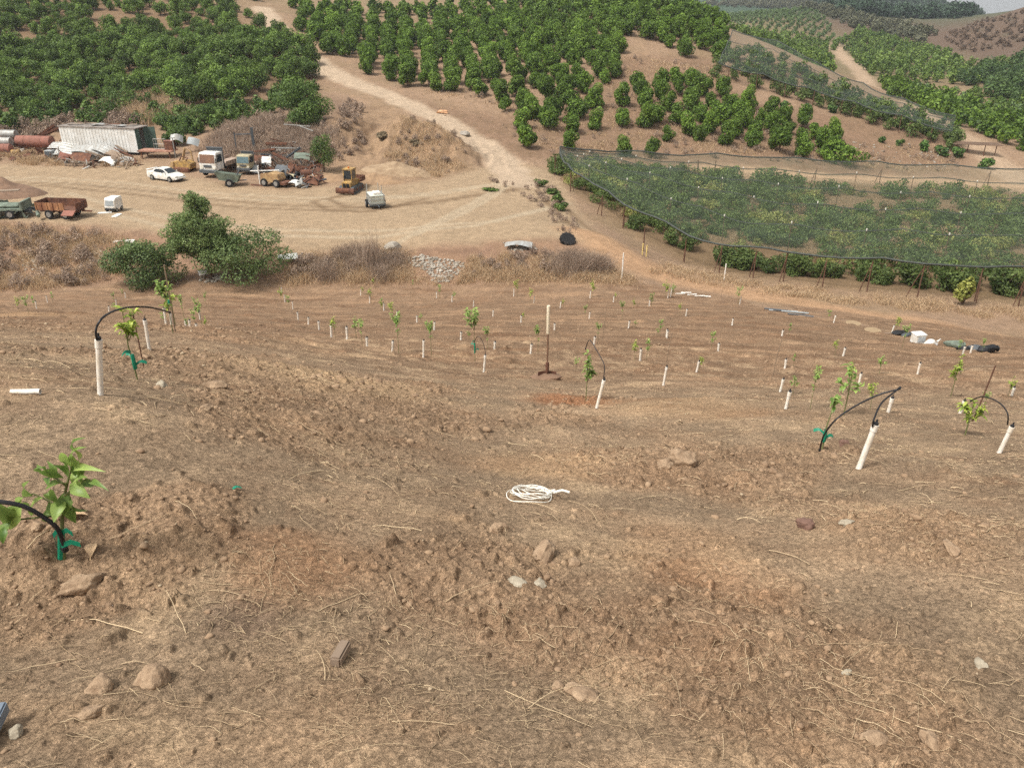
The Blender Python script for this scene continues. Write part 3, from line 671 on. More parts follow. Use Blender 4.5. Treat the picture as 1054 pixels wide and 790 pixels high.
# ---- hillside shrubs behind the yard
LIGHT = leafmat('bright_shrub_leaf', (50,72,30), (116,140,66), .25, .1)
e, ch = bush_proto(420, 7.6, 5.6, 9000, .13, LIGHT, 'leafy_shrub', 20, br=(.25,.45)); e.location = at(312,136,200); tag(e, 'large bright green shrub on the dry slope below the climbing track', 'shrub')
e, ch = bush_proto(421, 5.0, 3.8, 5000, .12, LIGHT, 'leafy_shrub', 14); e.location = at(318,142,200); tag(e, 'lighter green shrub in front of the large one on the dry slope', 'shrub')
e, ch = tree_proto(422, 2.9, 4.0, 3600, .085, LIGHT, 18, 2.3, 'pine_sapling', .7); e.location = at(334,178,200); tag(e, 'small bushy green tree behind the scrap heap near the yellow carrier', 'tree')
for k, (px, py, W, H, lab) in enumerate([(60,112,5,3.6,'bright green shrub at orchard edge above the red tanks'),(118,118,6,4.2,'bright green shrub just behind the white container roof'),(30,118,5,3,'dusty green shrub at the far left above the tanks'),(182,150,3.,2.6,'green weed shrub right of the container doors'),(212,128,5,2.6,'dull green shrub on slope above the white truck'),(172,134,3.4,2.6,'yellow green shrub behind the right end of container'),(428,160,1.4,.7,'dry olive shrub on the cut bank'),(395,150,1.6,.8,'dull shrub high on the eroded cut bank')]):
    e, ch = bush_proto(430+k, W, H, 4000, .11, LIGHT if k < 6 else DRYS, 'slope_shrub', 14); e.location = at(px, py, 200); tag(e, lab, 'shrub')
for k, (px, py, lab) in enumerate([(556,192,'pale green weed clump nearest the net corner'),(570,200,'pale green weed clump second below the net corner'),(574,208,'pale green weed clump third below the net corner'),(578,216,'lowest pale green weed clump beside the track'),(505,196,'flat green weed patch in the open yard')]):
    e, ch = bush_proto(445+k, 1.7, .8 if k < 4 else .3, 420, .12, LIGHT, 'weed_clump', 8); e.location = at(px, py, 200); tag(e, lab, 'weed')

# ---- dry grass and twiggy brush
def blades(X, Y, h, w, lean, seed, n_per=1, z=None):
    g = np.random.default_rng(seed); n = len(X); Z = height(X, Y) if z is None else z
    a = g.uniform(0, 2*math.pi, n); l = np.abs(g.normal(0, lean, n)); hh = h*g.uniform(.45, 1.3, n)
    P = np.column_stack([X, Y, Z-.02]); b = a+g.uniform(-.8,.8,n)
    s = np.column_stack([np.cos(b), np.sin(b), np.zeros(n)])*(w*g.uniform(.6,1.4,n))[:,None]
    m = P+np.column_stack([np.cos(a)*l*hh*.35, np.sin(a)*l*hh*.35, hh*.6]); t = P+np.column_stack([np.cos(a)*l*hh, np.sin(a)*l*hh, hh])
    V = np.stack([P-s, P+s, m+s*.7, m-s*.7, m-s*.7, m+s*.7, t+s*.25, t-s*.25], 1).reshape(-1,3)
    return V, np.arange(n*8).reshape(-1,4), np.repeat(np.clip(g.normal(.5,.25,n),0,1), 8)
DRY = leafmat('dry_grass', (150,124,98), (214,188,150), .3, 0, .9)
TWIG = leafmat('dry_twig', (120,102,88), (184,162,140), .2, 0, .9)
def clump_points(poly, n, clumps, spread, seed, far=230):
    g = np.random.default_rng(seed); W = hits(poly, far); x0, y0 = W.min(0); x1, y1 = W.max(0)
    cx = g.uniform(x0, x1, clumps*4); cy = g.uniform(y0, y1, clumps*4); k = inside(cx, cy, W); cx, cy = cx[k][:clumps], cy[k][:clumps]
    i = g.integers(0, len(cx), n); r = spread*g.uniform(.4, 1.4, len(cx))[i]
    return cx[i]+g.normal(0, 1, n)*r, cy[i]+g.normal(0, 1, n)*r
def brush(name, poly, n, clumps, spread, h, w, lean, m, lab, seed, far=230):
    X, Y = clump_points(poly, n, clumps, spread, seed, far); V, F, t = blades(X, Y, h, w, lean, seed)
    tag(mesh_arrays(name, V, F, m, tint=t), lab, 'dry grass', kind='stuff')
brush('bank_grass', [(300,291),(300,272),(340,262),(412,262),(424,284),(400,291)], 14000, 60, .5, .6, .015, .6, DRY, 'dry grass and weeds on the near bank left of white rubble', 501)
brush('bank_weeds', [(480,288),(484,266),(560,266),(600,266),(648,288),(640,291)], 13000, 60, .5, .5, .015, .65, DRY, 'dry grass and weeds on the near bank below the tyre', 511)
brush('bank_straw', [(300,292),(300,288),(650,289),(650,293)], 6000, 90, .35, .25, .013, .7, DRY, 'short dry grass at the foot of the near bank', 512)
brush('bank_twigs', [(318,288),(335,268),(390,260),(414,274),(398,288)], 9000, 26, .45, 1.0, .010, .5, TWIG, 'grey twiggy dead brush left of the white rubble', 502)
brush('tall_twigs', [(374,286),(378,276),(388,276),(390,286)], 260, 3, .35, 2.6, .013, .25, TWIG, 'few tall bare twigs rising above the dead brush', 513)
brush('weed_twigs', [(575,286),(580,274),(608,272),(640,286)], 6500, 7, .5, 1.2, .010, .5, TWIG, 'thorny dead brush below the black tyre', 503)
brush('left_bank_grass', [(-40,300),(-40,232),(60,238),(130,246),(125,288),(60,296)], 26000, 120, .6, .5, .016, .7, DRY, 'faded dry grass over the bank left of the shrubs', 504)
brush('slope_grass', [(215,160),(235,128),(300,140),(345,150),(330,170),(280,176)], 20000, 130, .9, .9, .025, .6, TWIG, 'grey dry brush on the slope behind the trucks', 505)
brush('cut_grass', [(395,165),(420,135),(455,150),(488,170),(450,182),(415,180)], 8000, 80, .7, .5, .02, .7, DRY, 'dry brush on the rounded cut bank beside the yard', 506)
brush('container_grass', [(-30,165),(-30,152),(60,158),(130,166),(150,170),(80,171)], 12000, 60, .5, .5, .02, .6, DRY, 'dry grass along the verge below the scrap and container', 507)
brush('upper_grass', [(130,122),(135,100),(160,98),(185,118),(200,132),(150,130)], 9000, 60, .7, 1.7, .03, .3, DRY, 'tall tan reeds behind the container', 508)
brush('orchard_grass', [(380,80),(440,98),(500,104),(530,120),(560,155),(700,160),(880,172),(985,178),(985,150),(880,150),(745,100),(760,70),(640,60),(560,110)], 26000, 500, .8, .35, .03, .7, DRY, 'dry grass tufts between the trees of the middle slope', 509)
brush('verge_grass', [(650,290),(690,285),(760,298),(900,316),(1060,334),(1060,322),(900,305),(780,290),(700,274)], 12000, 90, .5, .35, .018, .7, DRY, 'dry grass along the edge of the netted block', 510)

# green undergrowth between the orchard and the yard
def undergrowth(name, poly, n, smin, smax, m, lab, seed, P=None):
    g = np.random.default_rng(seed); W = hits(poly, 230); q = g.uniform(W.min(0), W.max(0), (n*5,2)); q = q[inside(q[:,0], q[:,1], W)][:n]
    tag(merged_trees(name, q[:,0], q[:,1], g.uniform(smin, smax, len(q)), m, P or fp), lab, 'undergrowth', kind='stuff')
undergrowth('undergrowth', [(-40,142),(-40,120),(60,116),(130,112),(200,116),(270,110),(300,92),(322,86),(330,96),(300,116),(240,132),(200,142),(160,132),(60,130)], 170, .8, 2.6, LIGHT, 'green weedy undergrowth along the foot of the left orchard', 601, far_protos(420, .08, 4))
undergrowth('dry_brush', [(-40,152),(-40,134),(60,128),(130,120),(150,130),(60,146)], 110, .8, 2.0, TWIG, 'grey brown dry brush behind the tanks', 602, far_protos(420, .06, 4))
undergrowth('dry_brush', [(215,166),(228,132),(262,116),(300,120),(340,140),(345,158),(325,172),(280,178)], 80, .4, 1.3, TWIG, 'purple grey dry brush on the hump behind the trucks', 603, far_protos(420, .06, 4))
undergrowth('dry_brush', [(345,130),(352,108),(372,108),(376,150),(350,170)], 60, .4, 1.4, TWIG, 'dark dry brush left of the eroded gully', 604, far_protos(420, .06, 4))
undergrowth('dry_brush', [(405,160),(424,130),(455,144),(488,168),(450,182),(405,178),(400,140)], 50, .25, 1.0, TWIG, 'grey dry brush over the rounded cut bank', 605, far_protos(420, .06, 4))
undergrowth('bank_bushes', [(-40,300),(-40,236),(60,240),(120,250),(118,288),(60,298)], 130, .35, 1.3, TWIG, 'faded purple grey bushes on the bank at left', 606, far_protos(420, .05, 4))
undergrowth('bank_bushes', [(300,288),(300,270),(340,264),(412,262),(420,284)], 60, .4, 1.2, TWIG, 'faded dead bushes on the bank left of the white rubble', 607, far_protos(420, .05, 4))
undergrowth('bank_bushes', [(485,286),(490,266),(560,262),(600,266),(640,286)], 50, .3, 1.0, TWIG, 'faded dead bushes on the bank below the tyre', 608, far_protos(420, .05, 4))
undergrowth('verge_weeds', [(380,78),(440,96),(500,106),(520,140),(560,160),(700,166),(880,172),(985,178),(985,150),(880,150),(745,100),(760,70),(640,60),(560,110)], 320, .3, 1.1, TWIG, 'small dead weeds between the trees on middle slope', 609, far_protos(200, .07, 4))
undergrowth('track_weeds', [(500,185),(520,190),(565,192),(585,215),(600,240),(575,240),(560,215)], 60, .2, .8, TWIG, 'small dead weeds where the yard narrows to the track', 610, far_protos(200, .08, 4))

# ------------------------------------------------------------------ netted blocks
def net_material(name, opacity, c):
    m, nt, N, L, P = nodes_of(name)
    tr = N.new('ShaderNodeBsdfTransparent'); mx = N.new('ShaderNodeMixShader')
    tc = N.new('ShaderNodeTexCoord'); nz = N.new('ShaderNodeTexNoise'); nz.inputs['Scale'].default_value = .5; nz.inputs['Detail'].default_value = 4; L.new(tc.outputs['Object'], nz.inputs['Vector'])
    mr = N.new('ShaderNodeMapRange'); mr.inputs['From Min'].default_value = .3; mr.inputs['From Max'].default_value = .7; mr.inputs['To Min'].default_value = opacity*.7; mr.inputs['To Max'].default_value = opacity*1.3
    L.new(nz.outputs['Fac'], mr.inputs['Value']); L.new(mr.outputs[0], mx.inputs[0])
    P.inputs['Base Color'].default_value = (*lin(c), 1); P.inputs['Roughness'].default_value = .8; P.inputs['Specular IOR Level'].default_value = .1
    L.new(tr.outputs[0], mx.inputs[1]); L.new(P.outputs[0], mx.inputs[2]); L.new(mx.outputs[0], N['Material Output'].inputs['Surface'])
    return m
ROPE = mat('net_rope', (72,76,70), .8, .3, 4)
RUSTP = mat('rusty_post', (104,74,58), .9, .35, 3)
WOODP = mat('weathered_wood', (142,122,100), .9, .35, 3, stretch=(1,1,.2))
def resample(pts, n):
    pts = np.asarray(pts); d = np.concatenate([[0], np.cumsum(np.linalg.norm(np.diff(pts, axis=0), axis=1))])
    t = np.linspace(0, d[-1], n); return np.column_stack([np.interp(t, d, pts[:,k]) for k in range(2)])
def netting(F, R, h0, h1, nu, nv, bays, m, label, lines, ropec=ROPE, far=250):
    f = resample(hits(F, far), nu+1); r = resample(hits(R, far), nu+1)
    e = empty('shade_net', (0,0,0)); V = np.zeros((nu+1, nv+1, 3))
    for j in range(nv+1):
        q = j/nv; P = f*(1-q)+r*q; V[:,j,:2] = P
    zb = base(V[:,:,0].ravel(), V[:,:,1].ravel()).reshape(nu+1, nv+1)
    a = np.linspace(0, 1, nu+1)[:,None]; b = np.linspace(0, 1, nv+1)[None]
    sag = .4*np.abs(np.sin(a*math.pi*bays))**.7+.6*np.abs(np.sin(b*math.pi*lines))**.7
    V[:,:,2] = zb+h0+(h1-h0)*a+.42-sag+.16*fbm(V[:,:,0], V[:,:,1], 4, 2, 3)
    idx = np.arange((nu+1)*(nv+1)).reshape(nu+1, nv+1)
    Fq = np.stack([idx[:-1,:-1], idx[1:,:-1], idx[1:,1:], idx[:-1,1:]], -1).reshape(-1,4)
    e.location = V[0,0]; o0 = V[0,0]
    mesh_arrays('netting', (V-o0).reshape(-1,3), Fq, m, e, smooth=True)
    for j in [round(k*nv/lines) for k in range(lines+1)]:
        b_ = MB(); edge = j in (0, nv); b_.tube([tuple(v) for v in (V[:,j]-o0)[::2]], .09 if edge else .045, 5); b_.build('cable', ropec, e)
    b_ = MB(); b_.tube([tuple(v) for v in V[0]-o0], .09, 5); b_.build('cable', ropec, e)
    tag(e, label, 'net'); return V
NETF = [(576,178),(587,197),(641,235),(704,270),(740,281),(774,286),(845,296),(892,300),(944,306),(1004,310),(1080,317),(1160,324)]
NETR = [(576,172),(640,174),(720,178),(800,182),(870,186),(960,190),(1054,196),(1150,204)]
NV = netting(NETF, NETR, 2.1, 2.85, 90, 40, 7, net_material('shade_net', .22, (88,98,82)), 'wide grey green shade net stretched flat over the berry block', 5)
NV2 = netting([(737,84),(772,92),(800,100),(850,114),(900,130),(976,153)], [(752,48),(790,56),(830,76),(880,100),(930,120),(980,137)], 2.6, 2.4, 40, 16, 5, net_material('hill_net', .24, (78,90,80)), 'long grey shade net running down the far shoulder of the slope', 3)
# posts: leaning pairs of rusty poles along the front, each pair one frame
def post_pair(p, h, ang, lean, label, nm='net_post'):
    e = empty(nm, p, ang); b = MB(); b.tube([(0,0,-.2),(.03,0,h*.5),(0,0,h)], [.055,.05,.045], 7); b.build('post', RUSTP, e)
    c = MB(); c.tube([(lean,.35,-.15),(lean*.5,.17,h*.5),(.02,0,h*.93)], [.04,.04,.035], 6); c.build('brace', RUSTP, e)
    return tag(e, label, 'post', 'braced posts along the front of the shade net')
fr = [(587,197,2.1,.4),(619,222,2.1,-.4),(641,235,2.2,.35),(662,258,2.0,.3),(704,270,2.2,.45),(740,281,2.4,-.45),(775,286,2.4,.2),(806,290,2.45,-.15),(846,297,2.5,.35),(892,301,2.6,.5),(944,307,2.7,.8),(1003,310,2.7,-.3),(1048,315,2.7,.3)]
for k, (px, py, h, ln) in enumerate(fr):
    post_pair(at(px, py), h, .2*k, ln, 'braced rusty net post, %s from the far corner along the net edge' % ORD[k])
for k, (px, py, h) in enumerate([(571,180,2.3),(717,182,2.2),(735,183,2.2),(838,190,2.2),(905,189,2.2),(1016,192,2.2)]):
    post_pair(at(px, py), h, .5*k, .6, ['single post at the far left corner of the shade net','rear net post at the middle of the back cable','rear net post just right of the middle of back cable','rear net post where the bare strip begins','rear net post standing on the bare strip','rear net post beside the right hand track'][k])
POSTW = mat('pale_stake', (196,190,176), .7, .15, 5)
nu, nv = 90, 40; cnt = 0; proto = None
for j, row in enumerate((8, 16, 24, 32)):
    for i in range(6, 88, 9):
        v = NV[i, row]
        px, py, d = project(v[0], v[1], v[2])
        if not (590 < px < 1060): continue
        z = gz(v[0], v[1]); h = v[2]-z-.02
        if proto is None:
            proto = empty('net_stake', (v[0], v[1], z)); b = MB(); b.tube([(0,0,-.2),(0,0,1)], .035, 6); pc = [b.build('stake', RUSTP, proto)]
            b = MB(); b.lathe([(.02,1.0),(.07,1.02),(.075,1.07),(.03,1.1)], n=8); pc.append(b.build('cap', POSTW, proto)); o = proto
        else: o = copy_tree(proto, pc, (v[0], v[1], z), 0)
        o.scale = (1, 1, h)
        tag(o, 'thin capped stake holding up the %s part of the shade net' % ('front','front middle','rear middle','rear')[j], 'stake', 'stakes under the shade net')
# bushes under the net: front row one by one, the rest as one mass
BERRY = leafmat('berry_leaf', (54,74,36), (122,138,76), .3, .15)
BERRY2 = leafmat('berry_leaf_dull', (58,76,34), (126,144,78), .3, 0)
bp = [bush_proto(600+i, 2.3, 1.9, 1500, .10, BERRY, 'berry_bush', 12) for i in range(3)]
f = resample(hits([(655,240),(700,258),(740,272),(775,278),(845,288),(892,292),(944,297),(1004,301),(1080,308)]), 34); used = [0]*3
for i, (x, y) in enumerate(f):
    px = project(x, y, gz(x, y))[0]
    if (660 < px < 735 and i % 2) or rg.random() < .16: continue
    x += rg.normal(0,.35); y += rg.uniform(.3,1.3)+ (1.0 if px < 735 else 0); v = i % 3; e, ch = bp[v]; s = float(rg.uniform(.55,1.2))*(1.1 if px > 740 else .8)
    if not used[v]: o = e; used[v] = 1
    else: o = copy_tree(e, ch, (x, y, gz(x, y)), i*.9)
    o.location = (x, y, gz(x, y)); o.scale = (s*rg.uniform(.9,1.3), s*rg.uniform(.9,1.3), s*rg.uniform(.8,1.15))
    tag(o, 'leafy berry bush at the %s of front row under the net' % ('thin left end' if px < 735 else 'left part' if px < 830 else 'middle' if px < 920 else 'right part'), 'bush', 'berry bushes along the front of the net')
e, ch = bush_proto(610, 1.6, 2.3, 700, .13, leafmat('yellow_leaf', (112,118,50), (172,172,90), .3, 0), 'yellow_bush', 10); e.location = at(990,314); tag(e, 'yellowing upright bush standing in front of the net posts', 'bush')
def rows_in_net(step, along, jit, seed):
    g = np.random.default_rng(seed); P = []
    for q in np.arange(.12, .95, step):
        L_ = resample(NV[:, int(q*nv), :2], int(along)); P.append(L_+g.normal(0, jit, L_.shape))
    return np.concatenate(P)
P = rows_in_net(.036, 84, .40, 8); k = (fbm(P[:,0], P[:,1], 9, 3, 44) < .22) & (fbm(P[:,0], P[:,1], 2.5, 2, 45) < .13); px, py, _ = project(P[:,0], P[:,1], base(P[:,0], P[:,1]))
k &= ~((px > 835) & (py < 197)) & ~((px > 870) & (px < 990) & (py > 205) & (py < 216))
P = P[k]; print('berries', len(P))
YELG = leafmat('yellow_green_leaf', (112,122,58), (178,178,104), .3, 0); BROWNP = leafmat('brown_plant', (112,92,66), (168,142,104), .2, 0)
w_ = fbm(P[:,0], P[:,1], 6, 3, 46); u_ = rg.uniform(0, 1, len(P))
k1 = (w_ < -.12) & (u_ < .5); k2 = ~k1 & (u_ > .84); k0 = ~k1 & ~k2
bpr = far_protos(330, .075, 6, 1.5, 1.0)
tag(merged_trees('berry_rows', P[k0,0], P[k0,1], rg.uniform(.6,2.1,k0.sum()), BERRY2, bpr), 'rows of bushy green plants growing under the shade net', 'plants', kind='stuff')
tag(merged_trees('reed_weeds', P[k1,0], P[k1,1], rg.uniform(.7,1.9,k1.sum()), YELG, bpr), 'yellow green weeds growing among the rows under the shade net', 'plants', kind='stuff')
tag(merged_trees('dead_weeds', P[k2,0], P[k2,1], rg.uniform(.5,1.3,k2.sum()), BROWNP, bpr), 'brown dead weeds among the rows under the shade net', 'plants', kind='stuff')
# sparse saplings under the hill net
P = np.concatenate([resample(NV2[:, r, :2], 17) for r in (1,4,6,9,11,14)]); P += rg.normal(0, .6, P.shape)
tag(merged_trees('hill_net_plants', P[:,0], P[:,1], rg.uniform(1.6,3.1,len(P)), BERRY2, far_protos(420, .075, 4, 1.1, 1.)), 'sparse upright plants growing under the hill net', 'plants', kind='stuff')
for k in range(8):
    v = NV2[k*5+2, 0]; z = gz(v[0], v[1]); e = empty('hill_net_post', (v[0], v[1], z)); b = MB(); b.tube([(0,0,-.2),(0,0,v[2]-z)], .06, 6); b.build('post', RUSTP, e)
    tag(e, 'rusty post, %s down the front edge of the hill net' % ORD[k], 'post', 'posts of the hill net')
# low plank rack at the end of the hill net
e = empty('plank_rack', at(1003,158), math.radians(-14)); b = MB()
for k in range(4): b.cbox((0, -.8+k*.52, 1.55+.04*k), (7.4-.3*k, .46, .1))
b.build('plank_deck', mat('old_plank', (120,98,80), .9, .35, 2, stretch=(.3,2,2)), e)
for x, y in ((-3,-.6),(-1,.6),(1.2,-.6),(3.2,.6)): b = MB(); b.tube([(x,y,-.3),(x,y,1.5)], .07, 6); b.build('leg', RUSTP, e)
tag(e, 'long low rack of weathered planks on thin legs beside the right track', 'rack')

# ------------------------------------------------------------------ yard: vehicles, container and scrap
WHITE = mat('white_paint', (226,226,222), .35, .06, 2.2, spec=.5, c2=(196,188,172)); DIRTY = mat('dirty_white', (222,222,216), .6, .14, 1.2, c2=(196,192,182))
GLASS = mat('dark_glass', (40,48,52), .12, .2, 2, spec=.6); BROWNGLASS = mat('dusty_windscreen', (128,96,74), .45, .2, 1.5, c2=(104,78,62), spec=.4)
TYRE = mat('tyre_rubber', (36,35,34), .9, .25, 6); RIM = mat('wheel_rim', (168,168,164), .4, .2, 5, metal=.6); BLACK = mat('black_trim', (34,34,35), .6, .2, 4)
YELLOW = mat('yellow_paint', (182,146,80), .7, .3, 2.2, c2=(124,100,70)); OCHRE = mat('faded_yellow', (172,144,100), .75, .25, 2.4, c2=(134,104,74))
RUST = mat('rust', (118,80,58), .9, .4, 2.4, c2=(82,56,46), bump=.3); RUSTO = mat('orange_rust', (176,130,90), .9, .35, 1.8, c2=(120,80,58), stretch=(1,1,.3))
REDTANK = mat('red_oxide', (148,98,82), .8, .25, 1.2, c2=(122,84,70)); GREY = mat('grey_paint', (150,154,152), .6, .2, 2); DGREY = mat('dark_grey_metal', (84,88,90), .6, .3, 3)
GALV = mat('galvanised_sheet', (172,174,170), .5, .25, 1.4, c2=(140,134,124), metal=.2, stretch=(4,1,1)); GREENP = mat('green_paint', (72,92,80), .6, .2, 2); GREENG = mat('grey_green_paint', (120,132,116), .8, .3, 2, c2=(92,98,86))
PLANK = mat('old_wood', (150,132,112), .9, .35, 2.4, c2=(112,94,78), stretch=(.3,3,3)); ROOFJ = mat('roof_felt', (150,142,132), .9, .3, 2, c2=(108,98,90)); CREAM = mat('cream_paint', (178,168,134), .7, .15, 2, c2=(136,122,98))
LAMP = mat('lamp_glass', (210,206,190), .2, .1, 4, spec=.6); ORANGE = mat('orange_lens', (196,110,40), .3, .1, 4); PLATE = mat('number_plate', (222,220,210), .5, .05, 3); GREEND = mat('door_green', (84,106,94), .6, .25, 2, c2=(62,80,70))
INSHADE = mat('interior_shade', (30,28,26), .9, .2, 3)
def place(name, px, py, yaw, label, cat, group=None, dz=0., tilt=None, far=240):
    p = at(px, py, far); p.z += dz
    return empty(name, p, math.radians(yaw), tilt, label, cat, group)
def wheel(par, x, y, r, w, z=None, rimr=.58, side=1):
    z = r if z is None else z; b = MB(); b.lathe([(r*.62,-w*.5),(r*.93,-w*.5),(r,-w*.3),(r,w*.3),(r*.93,w*.5),(r*.62,w*.5)], (x,y,z), 'y', 20)
    t = b.build('wheel', TYRE, par, smooth=True)
    b = MB(); b.lathe([(r*rimr,-w*.52),(r*rimr,w*.52)], (x,y,z), 'y', 16); b.lathe([(r*.2,-w*.56),(r*.2,w*.56)], (x,y,z), 'y', 8)
    b.build('rim', RIM, t); return t

# white fastback car
e = place('parked_car', 172, 185, -27, 'white fastback car parked beside the track near the container', 'car')
sec = [(-2.2,.62,.70,.32,.86),(-2.1,.80,.74,.26,.94),(-1.3,.84,.78,.22,.93),(0,.85,.78,.22,.90),(1.2,.84,.76,.22,.84),(1.95,.78,.68,.26,.72),(2.22,.60,.52,.34,.58)]
b = MB(); vs = []; 
for x, wl, wu, z0, z1 in sec: vs += [(x,-wl*.92,z0),(x,-wl,z0+(z1-z0)*.45),(x,-wu,z1-.03),(x,-wu*.7,z1),(x,wu*.7,z1),(x,wu,z1-.03),(x,wl,z0+(z1-z0)*.45),(x,wl*.92,z0)]
fs = []; n = 8
for i in range(len(sec)-1):
    for k in range(n): fs.append((i*n+k, i*n+(k+1)%n, (i+1)*n+(k+1)%n, (i+1)*n+k))
fs += [tuple(range(n-1,-1,-1)), tuple(range((len(sec)-1)*n, len(sec)*n))]
b.add(vs, fs); body = b.build('body', WHITE, e, smooth=True)
cab = [(-1.75,.88,.60,.66),(-.95,1.28,.55,.60),(-.2,1.34,.55,.60),(.25,1.29,.54,.60),(1.02,.85,.62,.70)]
b = MB(); vs = []
for x, z, w0, w1 in cab: vs += [(x,-w1-.04,.84),(x,-w0,z),(x,w0,z),(x,w1+.04,.84)]
fs = []
for i in range(4):
    for k in range(4): fs.append((i*4+k, i*4+(k+1)%4, (i+1)*4+(k+1)%4, (i+1)*4+k))
b.add(vs, fs+[(3,2,1,0),(16,17,18,19)]); b.build('cabin', WHITE, e, smooth=True)
def pane(par, pts, m=GLASS, nm='window', th=.012):
    v = [Vector(p) for p in pts]; nrm = (v[1]-v[0]).cross(v[-1]-v[0]).normalized()*th
    k = len(v); b = MB(); b.add([tuple(p) for p in v]+[tuple(p+nrm) for p in v], [tuple(range(k-1,-1,-1)), tuple(range(k,2*k))]+[(i,(i+1)%k,k+(i+1)%k,k+i) for i in range(k)])
    return b.build(nm, m, par)
for s in (1, -1):
    q = lambda x, z: (x, -s*(.635-(z-.86)*.18), z)
    P1 = [q(-.1,.91),q(.84,.91),q(.34,1.22),q(-.1,1.27)]; P2 = [q(-1.12,.92),q(-.16,.91),q(-.16,1.27),q(-.82,1.23)]
    for P_ in (P1, P2): pane(e, [(x, y-s*.06, z) for x, y, z in (P_ if s > 0 else P_[::-1])])
pane(e, [(1.0,-.56,.90),(1.0,.56,.90),(.36,.48,1.275),(.36,-.48,1.275)], nm='windscreen')
pane(e, [(-1.70,.5,.95),(-1.70,-.5,.95),(-1.02,-.44,1.28),(-1.02,.44,1.28)], nm='rear_window')
for y in (-.52,.52): b = MB(); b.bevbox(2.02,2.2,y-.18,y+.18,.56,.66,.02); b.build('headlight', LAMP, e)
b = MB(); b.bevbox(2.0,2.28,-.68,.68,.34,.47,.03); b.build('bumper', DIRTY, e); b = MB(); b.box(2.27,2.29,-.24,.24,.37,.45); b.build('number_plate', PLATE, e)
b = MB(); b.bevbox(-2.25,-1.95,-.72,.72,1.06,1.1,.02); b.box(-2.12,-2.05,-.62,-.56,.9,1.07); b.box(-2.12,-2.05,.56,.62,.9,1.07); b.build('spoiler', WHITE, e)
for y in (-.8,.8): b = MB(); b.bevbox(.72,.86,min(y,y*1.14),max(y,y*1.14),.9,1.0,.02); b.build('mirror', WHITE, e)
for x in (-1.32,1.36):
    for y in (-.79,.79): wheel(e, x, y, .31, .19)

# tiny white utility vehicle seen from the front
e = place('utility_vehicle', 118, 217, -96, 'tiny boxy white utility vehicle alone on the open dirt yard', 'vehicle'); e.scale = (.8,.8,.85)
b = MB(); b.prism([(-.95,.3),(.75,.3),(.85,.55),(.62,1.3),(.45,1.5),(-.95,1.5)], -.62, .62); b.build('body', WHITE, e, bevel=.04)
pane(e, [(.83,-.5,.72),(.83,.5,.72),(.655,.46,1.26),(.655,-.46,1.26)], GREY, 'windscreen'); b = MB(); b.box(.8,.93,-.6,.6,.26,.42); b.build('bumper', BLACK, e)
for y in (-.42,.42): b = MB(); b.lathe([(.07,.82),(.06,.9)], (0,y,.56), 'x', 10); b.build('headlight', LAMP, e)
for x in (-.6,.5):
    for y in (-.56,.56): wheel(e, x, y, .24, .14)
for k in range(2):
    e = place('white_board', 108+12*k, 219+k*3, 20+k*70, ['white broken board lying left of the tiny utility vehicle','pale flat board lying in front of the tiny utility vehicle'][k], 'board'); b = MB(); b.box(-.6,.6,-.25,.25,.01,.05); b.build('panel', DIRTY, e)

# rusty tipping trailer
e = place('rusty_trailer', 66, 223, -7, 'rusty open tipping trailer with orange ribbed side at yard edge', 'trailer'); e.scale = (.86,.86,.9)
b = MB(); L_, W_, H_, z0 = 2.2, 1.0, .8, .8
b.box(-L_,L_,-W_,W_,z0,z0+.1); b.build('floor', RUST, e)
b = MB(); b.box(-L_,.95,-W_,-W_+.06,z0+.1,z0+H_)
for x in np.linspace(-L_+.05,.9,6): b.box(x-.05,x+.05,-W_-.06,-W_+.01,z0+.05,z0+H_+.02)
b.build('side_panel', RUSTO, e); b = MB(); b.box(-L_,L_,W_-.06,W_,z0+.1,z0+H_*1.1); b.build('side_panel', RUST, e); b = MB(); b.box(-L_-.06,-L_,-W_,W_,z0+.1,z0+H_*1.1); b.build('end_panel', RUST, e)
b = MB(); b.box(L_,L_+.06,-W_,W_,z0+.1,z0+H_); b.build('end_panel', RUST, e); b = MB(); b.cbox((1.6,-1.45,z0-.06),(1.3,.75,.06), Matrix.Rotation(.5,3,'X')); b.build('fallen_flap', REDTANK, e)
b = MB(); b.box(-L_,L_,-.5,-.36,.6,z0); b.box(-L_,L_,.36,.5,.6,z0); b.box(L_,L_+1.1,-.1,.1,.62,.74); b.cyl((-1,-.95,.45),(-1,.95,.45),.06); b.build('chassis', RUST, e)
for y in (-.98,.98): wheel(e, -.9, y, .45, .25); wheel(e, .9, y, .45, .25)
# green-grey trailer frame and pipes at left edge
e = place('flatbed_trailer', 6, 223, 4, 'grey green flatbed trailer carrying pipes at the left edge', 'trailer')
b = MB(); b.box(-3,2.1,-1,1,.75,.92); b.box(1.9,2.1,-1,1,.92,1.5); b.build('deck', GREENG, e); b = MB(); b.box(-3,2.6,-.5,-.3,.5,.75); b.box(-3,2.6,.3,.5,.5,.75); b.build('chassis', DGREY, e)
for y in (-.9,.9): wheel(e, .9, y, .42, .24)
for k in range(3):
    p = e.location+Vector((-.6,-.6+.5*k,.95+.14)); o = empty('steel_pipe', p, math.radians(4), label=['long grey pipe lying nearest on the flatbed trailer','long grey pipe lying in the middle of flatbed trailer','long grey pipe lying farthest on the flatbed trailer'][k], cat='pipe', group='pipes on the flatbed'); b = MB(); b.lathe([(.13,-2.3),(.13,2.3),(.1,2.3),(.1,-2.3)], (0,0,0), 'x', 12); b.build('pipe', GREENG, o)
